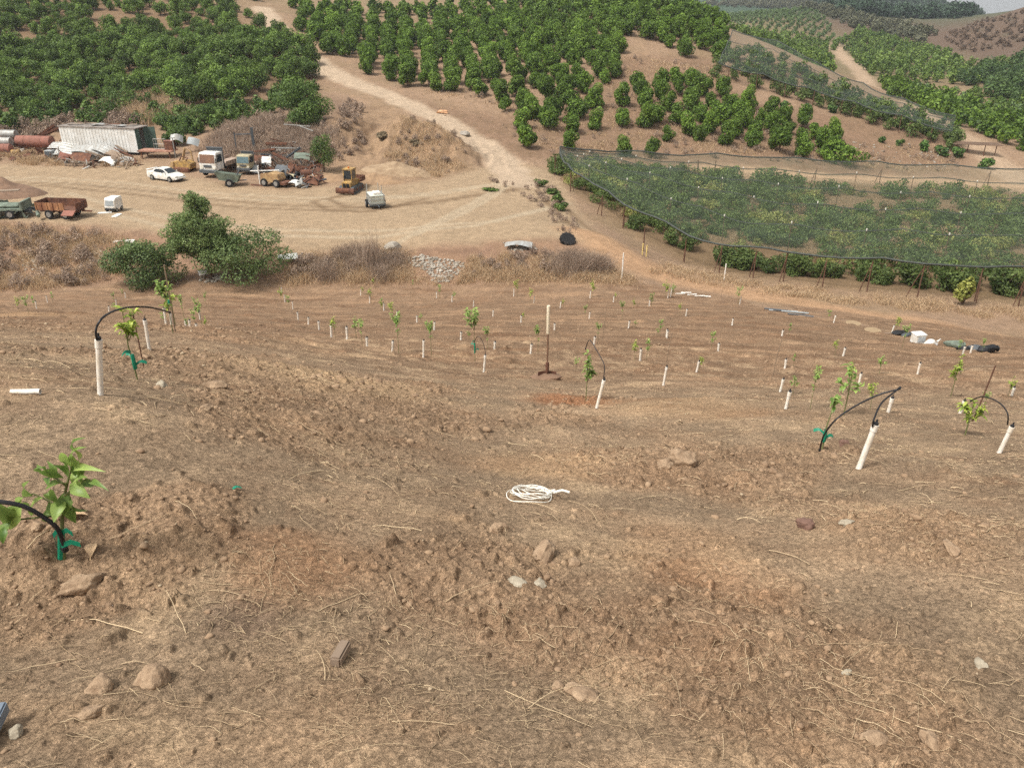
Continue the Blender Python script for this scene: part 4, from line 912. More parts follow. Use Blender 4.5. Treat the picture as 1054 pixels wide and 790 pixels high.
e = place('plank', 6, 216, 12, 'tan plank lying aslant on the trailer load at left edge', 'plank', dz=1.75); b = MB(); b.box(-2.2,1.6,-.3,.3,0,.08); b.build('board', PLANK, e)
def heap(px, py, W, D, H, m, name, label, cat, seed, yaw=0):
    e = place(name, px, py, yaw, label, cat); n = 26; g = np.linspace(-1, 1, n); X, Y = np.meshgrid(g, g, indexing='ij')
    r = np.hypot(X, Y); z = np.clip(1-r, 0, 1)**.8*H*(1+.5*fbm(X*1.0+seed, Y, .8, 4, seed))+.1*fbm(X+seed, Y, .3, 3, seed+4)*(r < 1)-.12
    wx_ = X.ravel()*W; wy_ = Y.ravel()*D; gg = base(wx_+e.location.x, wy_+e.location.y)-e.location.z
    i = np.arange(n*n).reshape(n, n); F = np.stack([i[:-1,:-1], i[1:,:-1], i[1:,1:], i[:-1,1:]], -1).reshape(-1,4)
    mesh_arrays('mound', np.column_stack([wx_, wy_, z.ravel()+gg]), F, m, e, smooth=True); return e
SOILD = mat('dark_soil', (128,102,82), .95, .35, 2, bump=.5); SOIL2 = mat('tan_soil', (156,128,98), .95, .25, 2, bump=.6, c2=(126,102,78)); STONEW = mat('pale_rubble', (168,160,146), .9, .3, 1.2, c2=(128,118,104)); CLAY = mat('pale_spoil', (158,136,108), .95, .2, 1.5, bump=.6, c2=(128,106,82))
heap(6, 200, 4.2, 2.6, 1.7, SOILD, 'soil_heap', 'heap of dark soil at left edge of the dirt yard', 'heap', 3)
heap(410, 176, 4.6, 2.0, 1.1, CLAY, 'spoil_heap', 'pale heap of spoil at the foot of the cut bank', 'heap', 5)
heap(388, 186, 3.4, 1.6, 1.0, SOIL2, 'spoil_heap', 'orange tan heap of earth just behind the tracked carrier', 'heap', 6)
heap(330, 184, 3.2, 1.6, .8, SOIL2, 'spoil_heap', 'low tan earth heap right of the scrap pile', 'heap', 7)

# container body
e = place('shipping_container', 111, 156, -12, 'long white container shed with green end doors, its roof littered', 'container', dz=.25)
Lc, Wc, Hc = 5.3, 1.25, 2.8; b = MB(); b.box(-Lc,Lc,-Wc,-Wc+.06,0,Hc)
for k in range(22): x = -Lc+.22+k*.44; b.box(x-.05,x+.05,-Wc-.03,-Wc+.01,.12,Hc-.1)
b.build('side_wall', DIRTY, e); b = MB(); b.box(-Lc,Lc,Wc-.06,Wc,0,Hc); b.box(-Lc,-Lc+.06,-Wc+.06,Wc-.06,0,Hc); b.box(-Lc,Lc,-Wc+.06,Wc-.06,0,.1); b.build('rear_wall', DIRTY, e)
b = MB(); b.box(-Lc-.1,Lc+.15,-Wc-.1,Wc+.1,Hc,Hc+.1); b.build('roof', ROOFJ, e); b = MB(); b.box(Lc,Lc+.05,-Wc,-.45,.05,Hc-.02); b.build('door', GREEND, e)
b = MB(); b.cbox((Lc+.45,Wc+.02,Hc/2),(1.05,.06,Hc-.1), Matrix.Rotation(.35,3,'Z')); b.build('door', GREEND, e); b = MB(); b.box(Lc,Lc+.05,.42,Wc,.05,Hc-.02); b.build('door', GREEND, e)
b = MB(); b.box(Lc-1.2,Lc-1.15,-Wc+.07,Wc-.07,.1,Hc); b.build('shade_panel', INSHADE, e)  # near-black sheet standing in for the shade behind the open doorway
CE = e
def on(e, x, y, z): return Matrix.Translation(e.location) @ Matrix.Rotation(e.rotation_euler.z, 4, 'Z') @ Vector((x, y, z))
for k, (x, y, l, w, yw, m, lab) in enumerate([(-3.6,-.3,1.8,.5,10,PLANK,'weathered board at the left end of the container roof'),(-2.0,.5,2.4,.35,-12,PLANK,'long plank on the container roof, second from left'),(-.4,-.2,1.5,.9,22,GALV,'curled grey sheet in the middle of the container roof'),(1.3,.3,2.0,.4,5,RUST,'rusty strip on the right half of the container roof'),(2.9,-.5,1.6,.7,-18,GALV,'pale sheet near the right end of the container roof'),(3.9,.4,1.2,.5,30,PLANK,'short board at the right end of the container roof')]):
    o = empty('roof_board', on(e, x, y, Hc+.11+.015*(k%3)), e.rotation_euler.z+math.radians(yw), (.0,-.06,0), lab, 'board'); b = MB(); b.sheet(lambda u, v, l=l, w=w: ((u-.5)*l,(v-.5)*w,.06+.1*math.sin(u*3)*(l > 1)), 8, 2, .05); b.build('board', m, o)
# rusty flat deck, gate and box in front of the doors
e = place('flat_deck', 165, 162, -4, 'rusty flat deck standing before the open green container doors', 'deck'); b = MB(); b.box(-2.3,2.0,-.9,.9,.75,.9); b.build('deck_plate', mat('worn_deck',(178,140,118),.9,.3,1.5,c2=(128,84,66)), e)
for x in (-1.9,1.6):
    for y in (-.7,.7): b = MB(); b.box(x-.07,x+.07,y-.07,y+.07,-.2,.75); b.build('leg', RUST, e)
DK = e; o = empty('metal_gate', on(e,.1,.3,.91), math.radians(-6), label='pale metal gate panel standing upright on the rusty deck', cat='gate'); b = MB()
for x in np.linspace(-.8,.8,6): b.cyl((x,0,0),(x,0,1.2),.025,6)
for z in (.03,.6,1.2): b.cyl((-.8,0,z),(.8,0,z),.03,6)
b.build('frame', GALV, o); o = empty('steel_box', on(e,1.4,.2,.91), math.radians(-8), label='dark red steel box standing at right end of rusty deck', cat='box'); b = MB(); b.bevbox(-.55,.55,-.4,.4,0,1.0,.04); b.build('body', RUST, o); b = MB(); b.box(-.58,.58,-.43,.43,1.0,1.05); b.build('lid', REDTANK, o)
# tanks and drums
def tank(px, py, yaw, R, L, m, label, dz=0, name='steel_tank', cat='tank', ends=True):
    e = place(name, px, py, yaw, label, cat, dz=dz); b = MB(); b.lathe([(R*.2,-L/2-R*.25),(R*.75,-L/2-R*.16),(R,-L/2),(R,L/2),(R*.75,L/2+R*.16),(R*.2,L/2+R*.25)] if ends else [(R*.98,-L/2),(R,-L/2+.03),(R,L/2-.03),(R*.98,L/2)], (0,0,R), 'x', 24); t = b.build('barrel', m, e, smooth=True)
    for x in (-L*.25, L*.25): b = MB(); b.lathe([(R*1.0,-.04),(R*1.03,-.03),(R*1.03,.03),(R*1.0,.04)], (x,0,R), 'x', 24); b.build('hoop', m, e)
    return e
tank(38, 154, -6, .72, 4.6, REDTANK, 'big red brown steel tank lying left of the container', .3); tank(4, 150, 2, .7, 3.6, REDTANK, 'red tank lying behind the two grey drums', .6); tank(2, 158, 0, .6, 2.6, REDTANK, 'low red tank lying nearest the track at left edge')
tank(13, 152, -5, .5, 1.9, GALV, 'grey drum lying on top at the left edge', 1.2, 'steel_drum', 'drum', False); tank(7, 156, -5, .52, 1.9, GALV, 'grey drum lying below the other drum at the left edge', .75, 'steel_drum', 'drum', False)
for k, (px, py, l, yw, tl, lab) in enumerate([(47,150,3.6,28,-.5,'rusty girder leaning up behind the red tank'),(52,150,3.2,18,-.35,'shorter rusty girder leaning against the container end')]):
    e = place('steel_girder', px, py, yw, lab, 'girder', dz=1.6, tilt=(0,tl,0)); b = MB(); b.box(-l/2,l/2,-.2,.2,-.03,.03); b.box(-l/2,l/2,-.03,.03,-.2,.2); b.build('beam', RUST, e)
# scrap in front of the container
def scrap_sheet(px, py, l, w, yaw, m, lab, dz, arch=0., tilt=(0,0), ribs=0, name='scrap_sheet', cat='sheet'):
    e = place(name, px, py, yaw, lab, cat, dz=dz, tilt=(tilt[0],tilt[1],0)); b = MB()
    b.sheet(lambda u, v: ((u-.5)*l,(v-.5)*w, arch*math.sin(math.pi*u)+(.035*math.sin(v*ribs*6.28) if ribs else .04*math.sin(5*u+3*v))), 14, max(3, ribs*5), .025); b.build('panel', m, e, smooth=not ribs); return e
def scrap_beam(px, py, l, t, yaw, m, lab, dz=.1, tilt=(0,0), name='scrap_beam', cat='beam'):
    e = place(name, px, py, yaw, lab, cat, dz=dz, tilt=(tilt[0],tilt[1],0)); b = MB(); b.box(-l/2,l/2,-t/2,t/2,-t/3,t/3); b.box(-l/2,l/2,-t*.12,t*.12,-t*.6,t*.6); b.build('beam', m, e); return e
S = scrap_sheet
S(66,159,3.4,1.3,-10,GALV,'grey sheet leaning at left end of the scrap before the container',.9,.25,(.45,.1),3); S(72,163,3.6,1.2,-6,GALV,'grey corrugated sheet at the left of the scrap heap front',.55,.3,(.5,.12),3)
S(92,163,4.6,1.3,-16,GALV,'large arched grey sheet over the middle of the scrap heap',.8,.5,(.55,.1)); S(108,163,4.2,1.2,-24,GALV,'arched grey sheet right of centre on the scrap heap',.9,.55,(.6,.18),3); S(118,165,3.8,1.0,-30,PLANK,'weathered board sheet sloping down right of the heap',.6,.3,(.5,.2))
S(84,168,2.8,1.2,-14,RUST,'dark rusty panel deep inside the scrap heap',.65,.2,(.8,0)); S(112,170,2.1,1.0,-22,WHITE,'bright white curved sheet at the front of the scrap heap',.5,.28,(.4,.1)); S(131,167,2.0,.8,-25,GALV,'small grey sheet at right end of the scrap heap',.35,.15,(.3,.1))
S(72,156,2.6,.8,-28,GALV,'pale bent sheet resting high against the container wall',1.5,.3,(.3,-.2)); S(70,166,1.8,.9,8,REDTANK,'red brown panel standing at the left of the scrap heap',.5,.05,(.9,.3))
for k, (px, py, l, t, yw, m, tl, dz, lab) in enumerate([(90,170,4.4,.28,-12,PLANK,.08,.25,'long grey timber lying along the front of the scrap heap'),(80,171,3.2,.25,-4,PLANK,.0,.15,'shorter grey timber at the front left of the heap'),(124,160,3.6,.2,-34,PLANK,.25,1.0,'thin timber sloping down by the container corner'),(128,163,3.4,.2,-30,RUST,.2,.7,'rusty bar sloping below the container corner'),(100,166,3.0,.22,-20,PLANK,.2,.8,'grey timber lying across the white sheet'),(78,156,3.0,.25,30,RUST,-.45,1.2,'rusty beam poking up from the scrap heap')]):
    scrap_beam(px, py, l, t, yw, m, lab, dz, (0,tl))
e = place('steel_cabinet', 53, 163, -8, 'small grey steel cabinet left of the scrap heap', 'cabinet'); b = MB(); b.bevbox(-.5,.5,-.4,.4,0,1.0,.04); b.build('body', GREY, e); b = MB(); b.box(-.42,.42,-.43,-.4,.1,.9); b.build('door', DGREY, e)
e = place('bucket', 24, 158, 0, 'white bucket standing between the drums and red tank', 'bucket'); b = MB(); b.lathe([(.2,0),(.24,.55),(.22,.55),(.18,.05)], n=14); b.build('body', WHITE, e); b = MB(); b.tube([(-.24,0,.5),(-.2,0,.75),(0,0,.85),(.2,0,.75),(.24,0,.5)], .012, 5); b.build('handle', DGREY, e)
tank(17, 160, 12, .35, .9, YELLOW, 'small rusty yellow drum beside the white bucket', 0, 'steel_drum', 'drum', False)

# yellow wreck between car and truck
e = place('excavator_wreck', 191, 176, -15, 'wrecked yellow digger carcass between white car and white truck', 'digger')
b = MB(); b.prism([(-1.2,.3),(1.1,.3),(1.2,.9),(.6,1.25),(-1.0,1.1)], -.6, .6); b.build('body', YELLOW, e, bevel=.03); b = MB(); b.prism([(0,0),(.9,.1),(1.0,.8),(.6,.8),(.5,.3),(.1,.25)], -.5, .5); o = b.build('bucket', OCHRE, e); o.location = (-1.9,-.2,.25)
b = MB(); b.tube([(-.4,.3,1.0),(.2,.3,2.5),(.9,.3,2.2)], [.16,.13,.1], 6); b.tube([(.9,.3,2.2),(1.1,.2,1.1)], .1, 6); b.build('arm', OCHRE, e); b = MB(); b.tube([(-.5,-.4,.9),(0,-.3,1.7),(.5,-.1,1.5)], .07, 6); b.tube([(.4,-.5,.9),(.9,-.4,1.6)], .06, 6); b.build('hoses', RUST, e)
for y in (-.62,.62): b = MB(); b.bevbox(-1.1,1.0,y-.18,y+.18,0,.5,.12); b.build('track', RUST, e)
S(185,160,1.4,1.0,20,GALV,'pale bent hood standing up right of the deck',1.9,.35,(.7,.2)); e = place('steel_post', 181, 163, 0, 'pale post standing in the weeds right of container deck', 'post'); b = MB(); b.cyl((0,0,-.2),(0,0,2.4),.06,8); b.box(-.3,.3,-.05,.05,2.3,2.42); b.build('post', GALV, e)
S(201,158,1.5,.9,-8,GREY,'grey bent panel standing up on slope above white truck',1.2,.3,(1.0,.2))
# white cab truck
def truck(px, py, yaw, cabm, glassm, label, s=1., bed=True, bonnet=False):
    e = place('flatbed_truck', px, py, yaw, label, 'truck'); e.scale = (s,s,s)
    b = MB(); b.prism([(1.5,.75),(3.05,.75),(3.1,1.5),(2.92,2.55),(2.75,2.68),(1.5,2.68)], -1.08, 1.08); b.build('cab', cabm, e, bevel=.06)
    pane(e, [(3.105,-.98,1.56),(3.105,.98,1.56),(2.95,.92,2.5),(2.95,-.92,2.5)], glassm, 'windscreen')
    for sd in (1,-1):
        P_ = [(1.75,sd*1.085,1.62),(2.85,sd*1.085,1.62),(2.72,sd*1.085,2.45),(1.75,sd*1.085,2.45)]; pane(e, P_ if sd < 0 else P_[::-1], GLASS)
        b = MB(); b.box(3.0,3.12,sd*1.12-.03,sd*1.12+.03,1.6,2.1); b.box(2.95,3.05,min(sd*1.05,sd*1.12),max(sd*1.05,sd*1.12),2.05,2.1); b.build('mirror', BLACK, e)
        b = MB(); b.box(3.1,3.16,sd*.8-.18,sd*.8+.18,.92,1.12); b.build('headlight', LAMP, e)
    b = MB(); b.box(3.095,3.14,-.5,.5,1.1,1.36); b.build('grille', DGREY, e); b = MB(); b.bevbox(2.95,3.25,-1.1,1.1,.5,.84,.04); b.build('bumper', DGREY, e)
    b = MB(); b.box(-3.2,2.6,-.45,-.3,.65,.9); b.box(-3.2,2.6,.3,.45,.65,.9); b.build('chassis', BLACK, e)
    b = MB(); b.box(1.2,1.32,-1.0,1.0,.95,3.0); b.box(1.14,1.38,-1.04,1.04,2.95,3.05); b.build('headboard', DGREY, e)
    if bed: b = MB(); b.box(-3.3,1.15,-1.15,1.15,.95,1.1); b.box(-3.3,1.1,1.1,1.16,1.1,1.45); b.box(-3.3,1.1,-1.16,-1.1,1.1,1.45); b.build('flatbed', mat('bed_boards',(176,158,140),.9,.3,2,c2=(132,108,92)), e)
    for x in (2.25,-1.7):
        for y in (-.92,.92): wheel(e, x, y, .48, .28)
    return e
truck(231, 177, -104, WHITE, BROWNGLASS, 'white cab flatbed truck with brown dusty windscreen in the scrap row', .98)
truck(261, 175, -100, CREAM, mat('blue_glass',(96,118,122),.3,.2,2), 'cream cab old truck parked right of the white truck', .74)
S(258,179,2.0,.9,-6,GREY,'grey blade like panel leaning on cream truck bumper',.55,.1,(.9,0))
# grey tipping dumper trailer
e = place('dumper_trailer', 236, 191, 8, 'grey two wheeled tipper trailer in front of the two trucks', 'trailer')
b = MB(); P0 = [(-1.0,-.7),(.9,-.7),(.9,.7),(-1.0,.7)]; P1 = [(-1.5,-.9),(1.15,-.9),(1.15,.9),(-1.5,.9)]
for k in range(4): a, c = k, (k+1)%4; b.add([(P0[a][0],P0[a][1],.55),(P0[c][0],P0[c][1],.55),(P1[c][0],P1[c][1],1.3),(P1[a][0],P1[a][1],1.3),(P0[a][0]*.95,P0[a][1]*.95,.6),(P0[c][0]*.95,P0[c][1]*.95,.6),(P1[c][0]*.95,P1[c][1]*.95,1.3),(P1[a][0]*.95,P1[a][1]*.95,1.3)], [(0,1,2,3),(7,6,5,4),(3,2,6,7),(0,3,7,4),(1,5,6,2)])
b.box(-1,.9,-.7,.7,.5,.56); o = b.build('skip', GREENG, e); o.rotation_euler = (-.12,.16,0)
for y in (-.85,.85): wheel(e, .2, y, .42, .2, rimr=.5)
b = MB(); b.cyl((.2,-.85,.42),(.2,.85,.42),.05,8); b.tube([(.9,0,.5),(1.9,0,.55)], .06, 6); b.tube([(.8,.4,.9),(1.35,.4,1.75)], .08, 6); b.build('chassis', DGREY, e)
# white pipe cross, yellow roller
e = place('pipe_stand', 268, 191, -4, 'white pipe cross standing beside the yellow machine', 'stand'); b = MB(); b.cyl((0,0,-.1),(0,0,2.1),.07,8); b.build('post', WHITE, e); b = MB(); b.cyl((-.9,0,1.55),(2.2,.3,1.6),.06,8); b.build('crossbar', WHITE, e); b = MB(); b.box(-1.0,.5,-.2,.2,-.05,.12); b.build('base', RUST, e)
e = place('old_tractor', 283, 191, -24, 'faded yellow old machine with small wheels beside the white pipe cross', 'tractor')
b = MB(); b.prism([(-1.3,.45),(.9,.45),(1.15,.8),(.95,1.35),(-.2,1.45),(-1.3,1.25)], -.65, .65); b.build('body', OCHRE, e, bevel=.05); b = MB(); b.box(-1.1,-.3,-.4,.4,1.4,1.55); b.build('seat', BLACK, e); b = MB(); b.tube([(-.9,.3,1.4),(-.9,.3,2.1)], .04, 6); b.build('lever', RUST, e); b = MB(); b.bevbox(1.0,1.9,-.6,.6,.3,.6,.05); b.build('front_frame', RUST, e)
for x in (-.8,.8):
    for y in (-.7,.7): wheel(e, x, y, .42, .25)
for k in range(2): o = place('loose_tyre', 296+k*8, 188-k*2, 30+50*k, ['dark loose wheel leaning right of the faded yellow machine','second loose wheel lying deeper in the scrap heap'][k], 'wheel', tilt=(.35,.2,0)); b = MB(); b.lathe([(.3,-.13),(.5,-.13),(.55,0),(.5,.13),(.3,.13)], (0,0,.5), 'y', 18); t = b.build('tyre', TYRE, o, smooth=True); b = MB(); b.lathe([(.3,-.1),(.3,.1)], (0,0,.5), 'y', 14); b.build('rim', RIM, o)
S(303,192,1.6,.9,-8,WHITE,'crumpled white sheet at the front of the right scrap heap',.25,.35,(.2,.1)); S(310,193,1.2,.7,24,GALV,'grey crumpled sheet beside the crumpled white sheet',.2,.3,(.2,.1)); S(276,178,1.0,.8,10,WHITE,'small white board propped behind the faded yellow machine',1.4,.1,(.9,.1))
for k, (px, py, l, t, yw, m, tx, tl, dz, lab) in enumerate([
 (264,168,3.0,.3,10,RUST,0,.1,.6,'dark rusty beam at left of the right scrap heap'),(272,165,3.4,.25,-14,RUST,0,-.15,.9,'rusty beam lying above the white pipe cross'),(283,168,3.0,.2,24,DGREY,0,.12,.8,'dark grey beam in the upper middle of right heap'),(292,172,2.8,.3,-20,RUST,0,.35,1.0,'rusty girder tilting up in the middle of right heap'),(300,170,3.0,.22,36,DGREY,0,-.5,1.1,'dark strut standing steep out of the right heap'),(309,178,2.6,.3,-8,RUST,0,.2,.7,'rusty block beam in the right part of heap'),(318,180,2.8,.26,14,RUST,0,-.2,.8,'rusty beam below the small green tree'),(324,184,2.4,.3,-30,RUST,0,.1,.5,'short rusty beam at right end of the heap'),(315,188,2.6,.24,6,DGREY,0,.05,.3,'dark bar lying at front right of the heap'),(328,188,2.0,.2,40,RUST,0,.3,.5,'thin rusty bar at the heap right corner'),
 (308,150,3.4,.1,-8,GALV,0,.05,1.5,'pale thin rail on the slope above right heap'),(317,152,2.4,.1,-30,GALV,0,.2,1.5,'second pale thin rail crossing on the slope above right heap'),(296,163,3.6,.16,4,GALV,0,.02,1.0,'pale rail lying along the rear of right heap'),(286,160,2.6,.3,-5,RUST,0,0,.9,'rusty box beam at the rear of right heap')]):
    scrap_beam(px, py, l, t, yw, m, lab, dz, (tx,tl))
for k, (px, py, l, w, yw, m, dz, tx, lab) in enumerate([(270,172,1.6,1.1,12,RUST,.7,.9,'rusty plate standing left in the right heap'),(290,180,1.5,1.0,-20,DGREY,.6,.8,'dark plate standing behind the loose wheels'),(305,180,1.6,1.2,30,RUST,.6,.7,'rusty plate standing in the centre of right heap'),(322,190,1.5,1.0,-12,RUST,.45,.8,'rusty plate propped at right front of the heap'),(312,170,1.8,1.0,8,GREENG,.9,.6,'grey green plate propped high in right heap'),(300,186,1.4,.8,-35,CREAM,.35,.5,'cream panel lying behind the crumpled white sheet')]):
    S(px, py, l, w, yw, m, lab, dz, .15, (tx,.1))
for k, (px, py, R, L_, yw, m, lab) in enumerate([(279,171,.35,1.1,60,RUST,'rusty drum lying upper left in right heap'),(316,184,.4,1.2,20,RUST,'rusty drum lying low under the small green tree'),(299,177,.3,1.0,-40,DGREY,'dark drum lying in the middle of right heap')]): tank(px, py, yw, R, L_, m, lab, .2, 'steel_drum', 'drum', False)
e = place('upright_rack', 256, 160, 10, 'dark upright steel frame standing behind the two trucks', 'frame'); b = MB(); b.box(-1.4,-1.28,-.1,.1,0,2.2); b.box(.6,.9,-.15,.15,0,2.7); b.box(-1.28,.6,-.1,.1,1.9,2.0); b.build('frame', DGREY, e)

# small tangled scrap between the big pieces
def tangle(name, poly, n, m, lab, seed, lift=.5, lmax=1.5):
    g = random.Random(seed); W = hits(poly, 200); lo = W.min(0); hi = W.max(0); b = MB(); k = 0
    while k < n:
        x, y = g.uniform(lo[0], hi[0]), g.uniform(lo[1], hi[1])
        if not inside(np.array([x]), np.array([y]), W)[0]: continue
        k += 1; R = Matrix.Rotation(g.uniform(0,6.28),3,'Z') @ Matrix.Rotation(g.gauss(0,.45),3,'Y') @ Matrix.Rotation(g.uniform(0,3),3,'X'); z = gz(x, y)+abs(g.gauss(0, lift))*.6+.05; t = g.random()
        if t < .55: b.cbox((x,y,z),(g.uniform(.4,lmax),g.uniform(.04,.14),g.uniform(.04,.12)),R)
        elif t < .85: b.cbox((x,y,z),(g.uniform(.3,.9),g.uniform(.3,.7),.03),R)
        else: a = R @ Vector((g.uniform(.2,.5),0,0)); b.cyl((x-a.x,y-a.y,z-a.z),(x+a.x,y+a.y,z+a.z),g.uniform(.06,.16),8)
    tag(b.build(name, m, None), lab, 'scrap', kind='stuff')
RH = [(258,166),(300,156),(332,166),(336,190),(315,194),(290,188),(262,180)]
tangle('scrap_debris', RH, 150, RUST, 'tangle of small rusty scrap filling the right heap', 1, .8); tangle('scrap_debris', RH, 90, DGREY, 'tangle of small dark scrap filling the right heap', 2, .8); tangle('scrap_debris', RH, 50, GALV, 'scattered pale scrap bits in the right heap', 3, .7)
LH = [(50,150),(66,152),(140,166),(146,172),(90,174),(52,168)]
tangle('scrap_debris', LH, 110, PLANK, 'tangle of small grey timber in the left heap', 4, .6, 2.0); tangle('scrap_debris', LH, 70, RUST, 'tangle of small rusty scrap in the left heap', 5, .6); tangle('scrap_debris', LH, 60, GALV, 'scattered pale sheet bits in the left heap', 6, .6)
tangle('scrap_debris', [(-20,152),(50,150),(52,164),(-20,166)], 90, RUST, 'rusty bits lying around the tanks and drums', 7, .4); tangle('scrap_debris', [(-20,228),(-20,212),(40,214),(44,226)], 50, GREENG, 'grey bits lying around the flatbed trailer', 8, .4)
# yellow tracked carrier
e = place('tracked_dumper', 362, 197, -104, 'yellow tracked dumper with blade and cab on the yard', 'dumper'); e.scale = (.88,.88,.92)
for y in (-.72,.72):
    b = MB(); pts = []; 
    for k in range(9): a = math.pi/2+math.pi*k/8; pts.append((-1.15+.38*math.cos(a),.4+.38*math.sin(a)))
    for k in range(9): a = -math.pi/2+math.pi*k/8; pts.append((1.15+.38*math.cos(a),.4+.38*math.sin(a)))
    b.prism(pts, y-.21, y+.21)
    for k in range(13): x = -1.2+.2*k; b.box(x-.04,x+.04,y-.23,y+.23,.765,.82); b.box(x-.04,x+.04,y-.23,y+.23,-.02,.03)
    t = b.build('track', DGREY, e)
    for x in (-1.1,-.4,.4,1.1): b = MB(); b.lathe([(.22,-.23),(.22,.23)], (x,y,.4), 'y', 12); b.build('roller', RUST, t)
b = MB(); b.prism([(-1.3,.55),(1.35,.55),(1.4,1.25),(.95,1.38),(-1.3,1.3)], -.58, .58); b.build('body', YELLOW, e, bevel=.05)
b = MB()
for x0 in (-.35,.75):
    for y in (-.5,.5): b.box(x0-.05,x0+.05,y-.05,y+.05,1.35,2.55)
b.box(-.45,.85,-.6,.6,2.55,2.68); b.box(-.4,.8,-.55,.55,1.33,1.55); b.build('cab_frame', YELLOW, e)
pane(e, [(.81,-.44,1.58),(.81,.44,1.58),(.81,.44,2.5),(.81,-.44,2.5)], GLASS, 'windscreen')
for sd in (1,-1): P_ = [(-.28,sd*.52,1.58),(.68,sd*.52,1.58),(.68,sd*.52,2.5),(-.28,sd*.52,2.5)]; pane(e, P_ if sd < 0 else P_[::-1], GLASS)
b = MB(); b.sheet(lambda u, v: (1.75+.16*math.cos((v-.5)*2.4),(u-.5)*2.3,.15+v*.6), 8, 6, .05); b.build('blade', RUST, e); b = MB(); b.box(.9,1.85,-.62,-.5,.3,.45); b.box(.9,1.85,.5,.62,.3,.45); b.build('push_arm', YELLOW, e)
b = MB(); b.box(-2.3,-1.0,-.85,.85,.95,1.05); b.box(-2.3,-1.0,.78,.85,1.05,1.5); b.box(-2.3,-1.0,-.85,-.78,1.05,1.5); b.box(-2.35,-2.3,-.85,.85,1.05,1.5); b.build('tray', RUST, e)
b = MB(); b.box(1.405,1.43,-.4,-.05,.7,1.15); b.box(1.405,1.43,.05,.4,.7,1.15); b.build('grille', BLACK, e); b = MB(); b.cyl((1.0,-.35,1.3),(1.0,-.35,1.95),.05,8); b.build('exhaust', BLACK, e)
b = MB(); b.lathe([(.09,0),(.11,.12),(.02,.2)], (.3,0,2.68), 'z', 10); b.build('beacon', ORANGE, e); b = MB(); b.box(-.3,.1,-.3,.3,1.35,1.75); b.build('seat', BLACK, e)
# spray trailer with pale crate
e = place('cage_trailer', 387, 213, -70, 'pale grey caged trailer with upright poles on open yard', 'trailer')
b = MB(); b.box(-1.0,1.2,-.75,.75,.38,.48); b.build('deck', DGREY, e); b = MB(); b.bevbox(-.9,1.1,-.62,.62,.5,1.35,.05); b.build('tank', mat('pale_tank',(196,200,186),.6,.15,2), e, smooth=False)
b = MB()
for x in np.linspace(-.9,1.1,5):
    for y in (-.68,.68): b.box(x-.03,x+.03,y-.03,y+.03,.48,1.3)
for z in (.6,.95,1.3):
    for y in (-.7,.7): b.box(-.95,1.15,y-.02,y+.02,z-.03,z+.03)
    b.box(1.13,1.17,-.7,.7,z-.03,z+.03); b.box(-.97,-.93,-.7,.7,z-.03,z+.03)
b.build('cage', GALV, e)
for y in (-.85,.85): wheel(e, -.2, y, .4, .2)
for x, y in ((-.9,-.6),(-.9,.5),(.3,.6)): b = MB(); b.cyl((x,y,.5),(x,y,2.1),.035,6); b.build('pole', GALV, e)
b = MB(); b.bevbox(.0,.9,-.3,.4,1.36,1.6,.05); b.build('cover', WHITE, e); b = MB(); b.tube([(1.1,0,.43),(1.9,0,.4)], .05, 6); b.build('drawbar', DGREY, e)

# ---- bank: tyre, boards, poles, rubble, boulders
def rock_arrays(seed, sub=2, sq=(1,.8,.6), rough_=.35):
    bm = bmesh.new(); bmesh.ops.create_icosphere(bm, subdivisions=sub, radius=1.)
    v = np.array([x.co for x in bm.verts]); f = np.array([[q.index for q in p.verts] for p in bm.faces]); bm.free()
    g = np.random.default_rng(seed)
    for k in range(7):                                         # broken faces
        n = g.normal(size=3); n /= np.linalg.norm(n); c = g.uniform(.55, .9); d = v@n; v = v-np.clip(d-c, 0, 9)[:,None]*n*.85
    o = g.uniform(0, 50); v = v*(1+rough_*(fbm(v[:,0]*1.0+o, v[:,1]+v[:,2]*.7, .9, 3, seed)+.55*fbm(v[:,0]-v[:,2]+o, v[:,1]+v[:,2]*.9, .35, 3, seed+9)*(sub > 2)))[:,None]
    return v*np.array(sq), f
def scatter_rocks(name, P, sizes, m, seed, sub=1, sink=.25, protos=8, sq=(1,.8,.6), rough_=.35, tint=None):
    g = np.random.default_rng(seed); R = [rock_arrays(seed*31+i, sub, sq, rough_) for i in range(protos)]; Z = height(P[:,0], P[:,1]) if P.shape[1] == 2 else P[:,2]
    Vs, Fs, k0 = [], [], 0
    for i in range(len(P)):
        v, f = R[i % protos]; s = sizes[i]; a = g.uniform(0, 6.28); c, q = math.cos(a), math.sin(a); w = v*s
        Vs.append(np.column_stack([w[:,0]*c-w[:,1]*q+P[i,0], w[:,0]*q+w[:,1]*c+P[i,1], w[:,2]+Z[i]+s*(.5-sink)*.6])); Fs.append(f+k0); k0 += len(v)
    return mesh_arrays(name, np.concatenate(Vs), np.concatenate(Fs), m, smooth=False)
def pile(name, poly, n, smin, smax, m, lab, seed):
    g = np.random.default_rng(seed); W = hits(poly, 200); P = g.uniform(W.min(0), W.max(0), (n*5,2)); P = P[inside(P[:,0], P[:,1], W)][:n]
    tag(scatter_rocks(name, P, g.uniform(smin, smax, len(P))*g.uniform(.5,1,len(P)), m, seed), lab, 'rubble', kind='stuff')
pile('rubble', [(418,266),(432,263),(476,270),(478,276),(462,290),(446,291),(440,280),(424,273)], 420, .07, .25, STONEW, 'white broken concrete rubble spilled down the near bank', 11)
pile('rubble', [(84,262),(96,256),(116,262),(120,276),(106,284),(90,272)], 110, .14, .36, mat('grey_rubble',(168,156,138),.9,.3,2), 'grey stone rubble on the bank left of the dark shrub', 12)
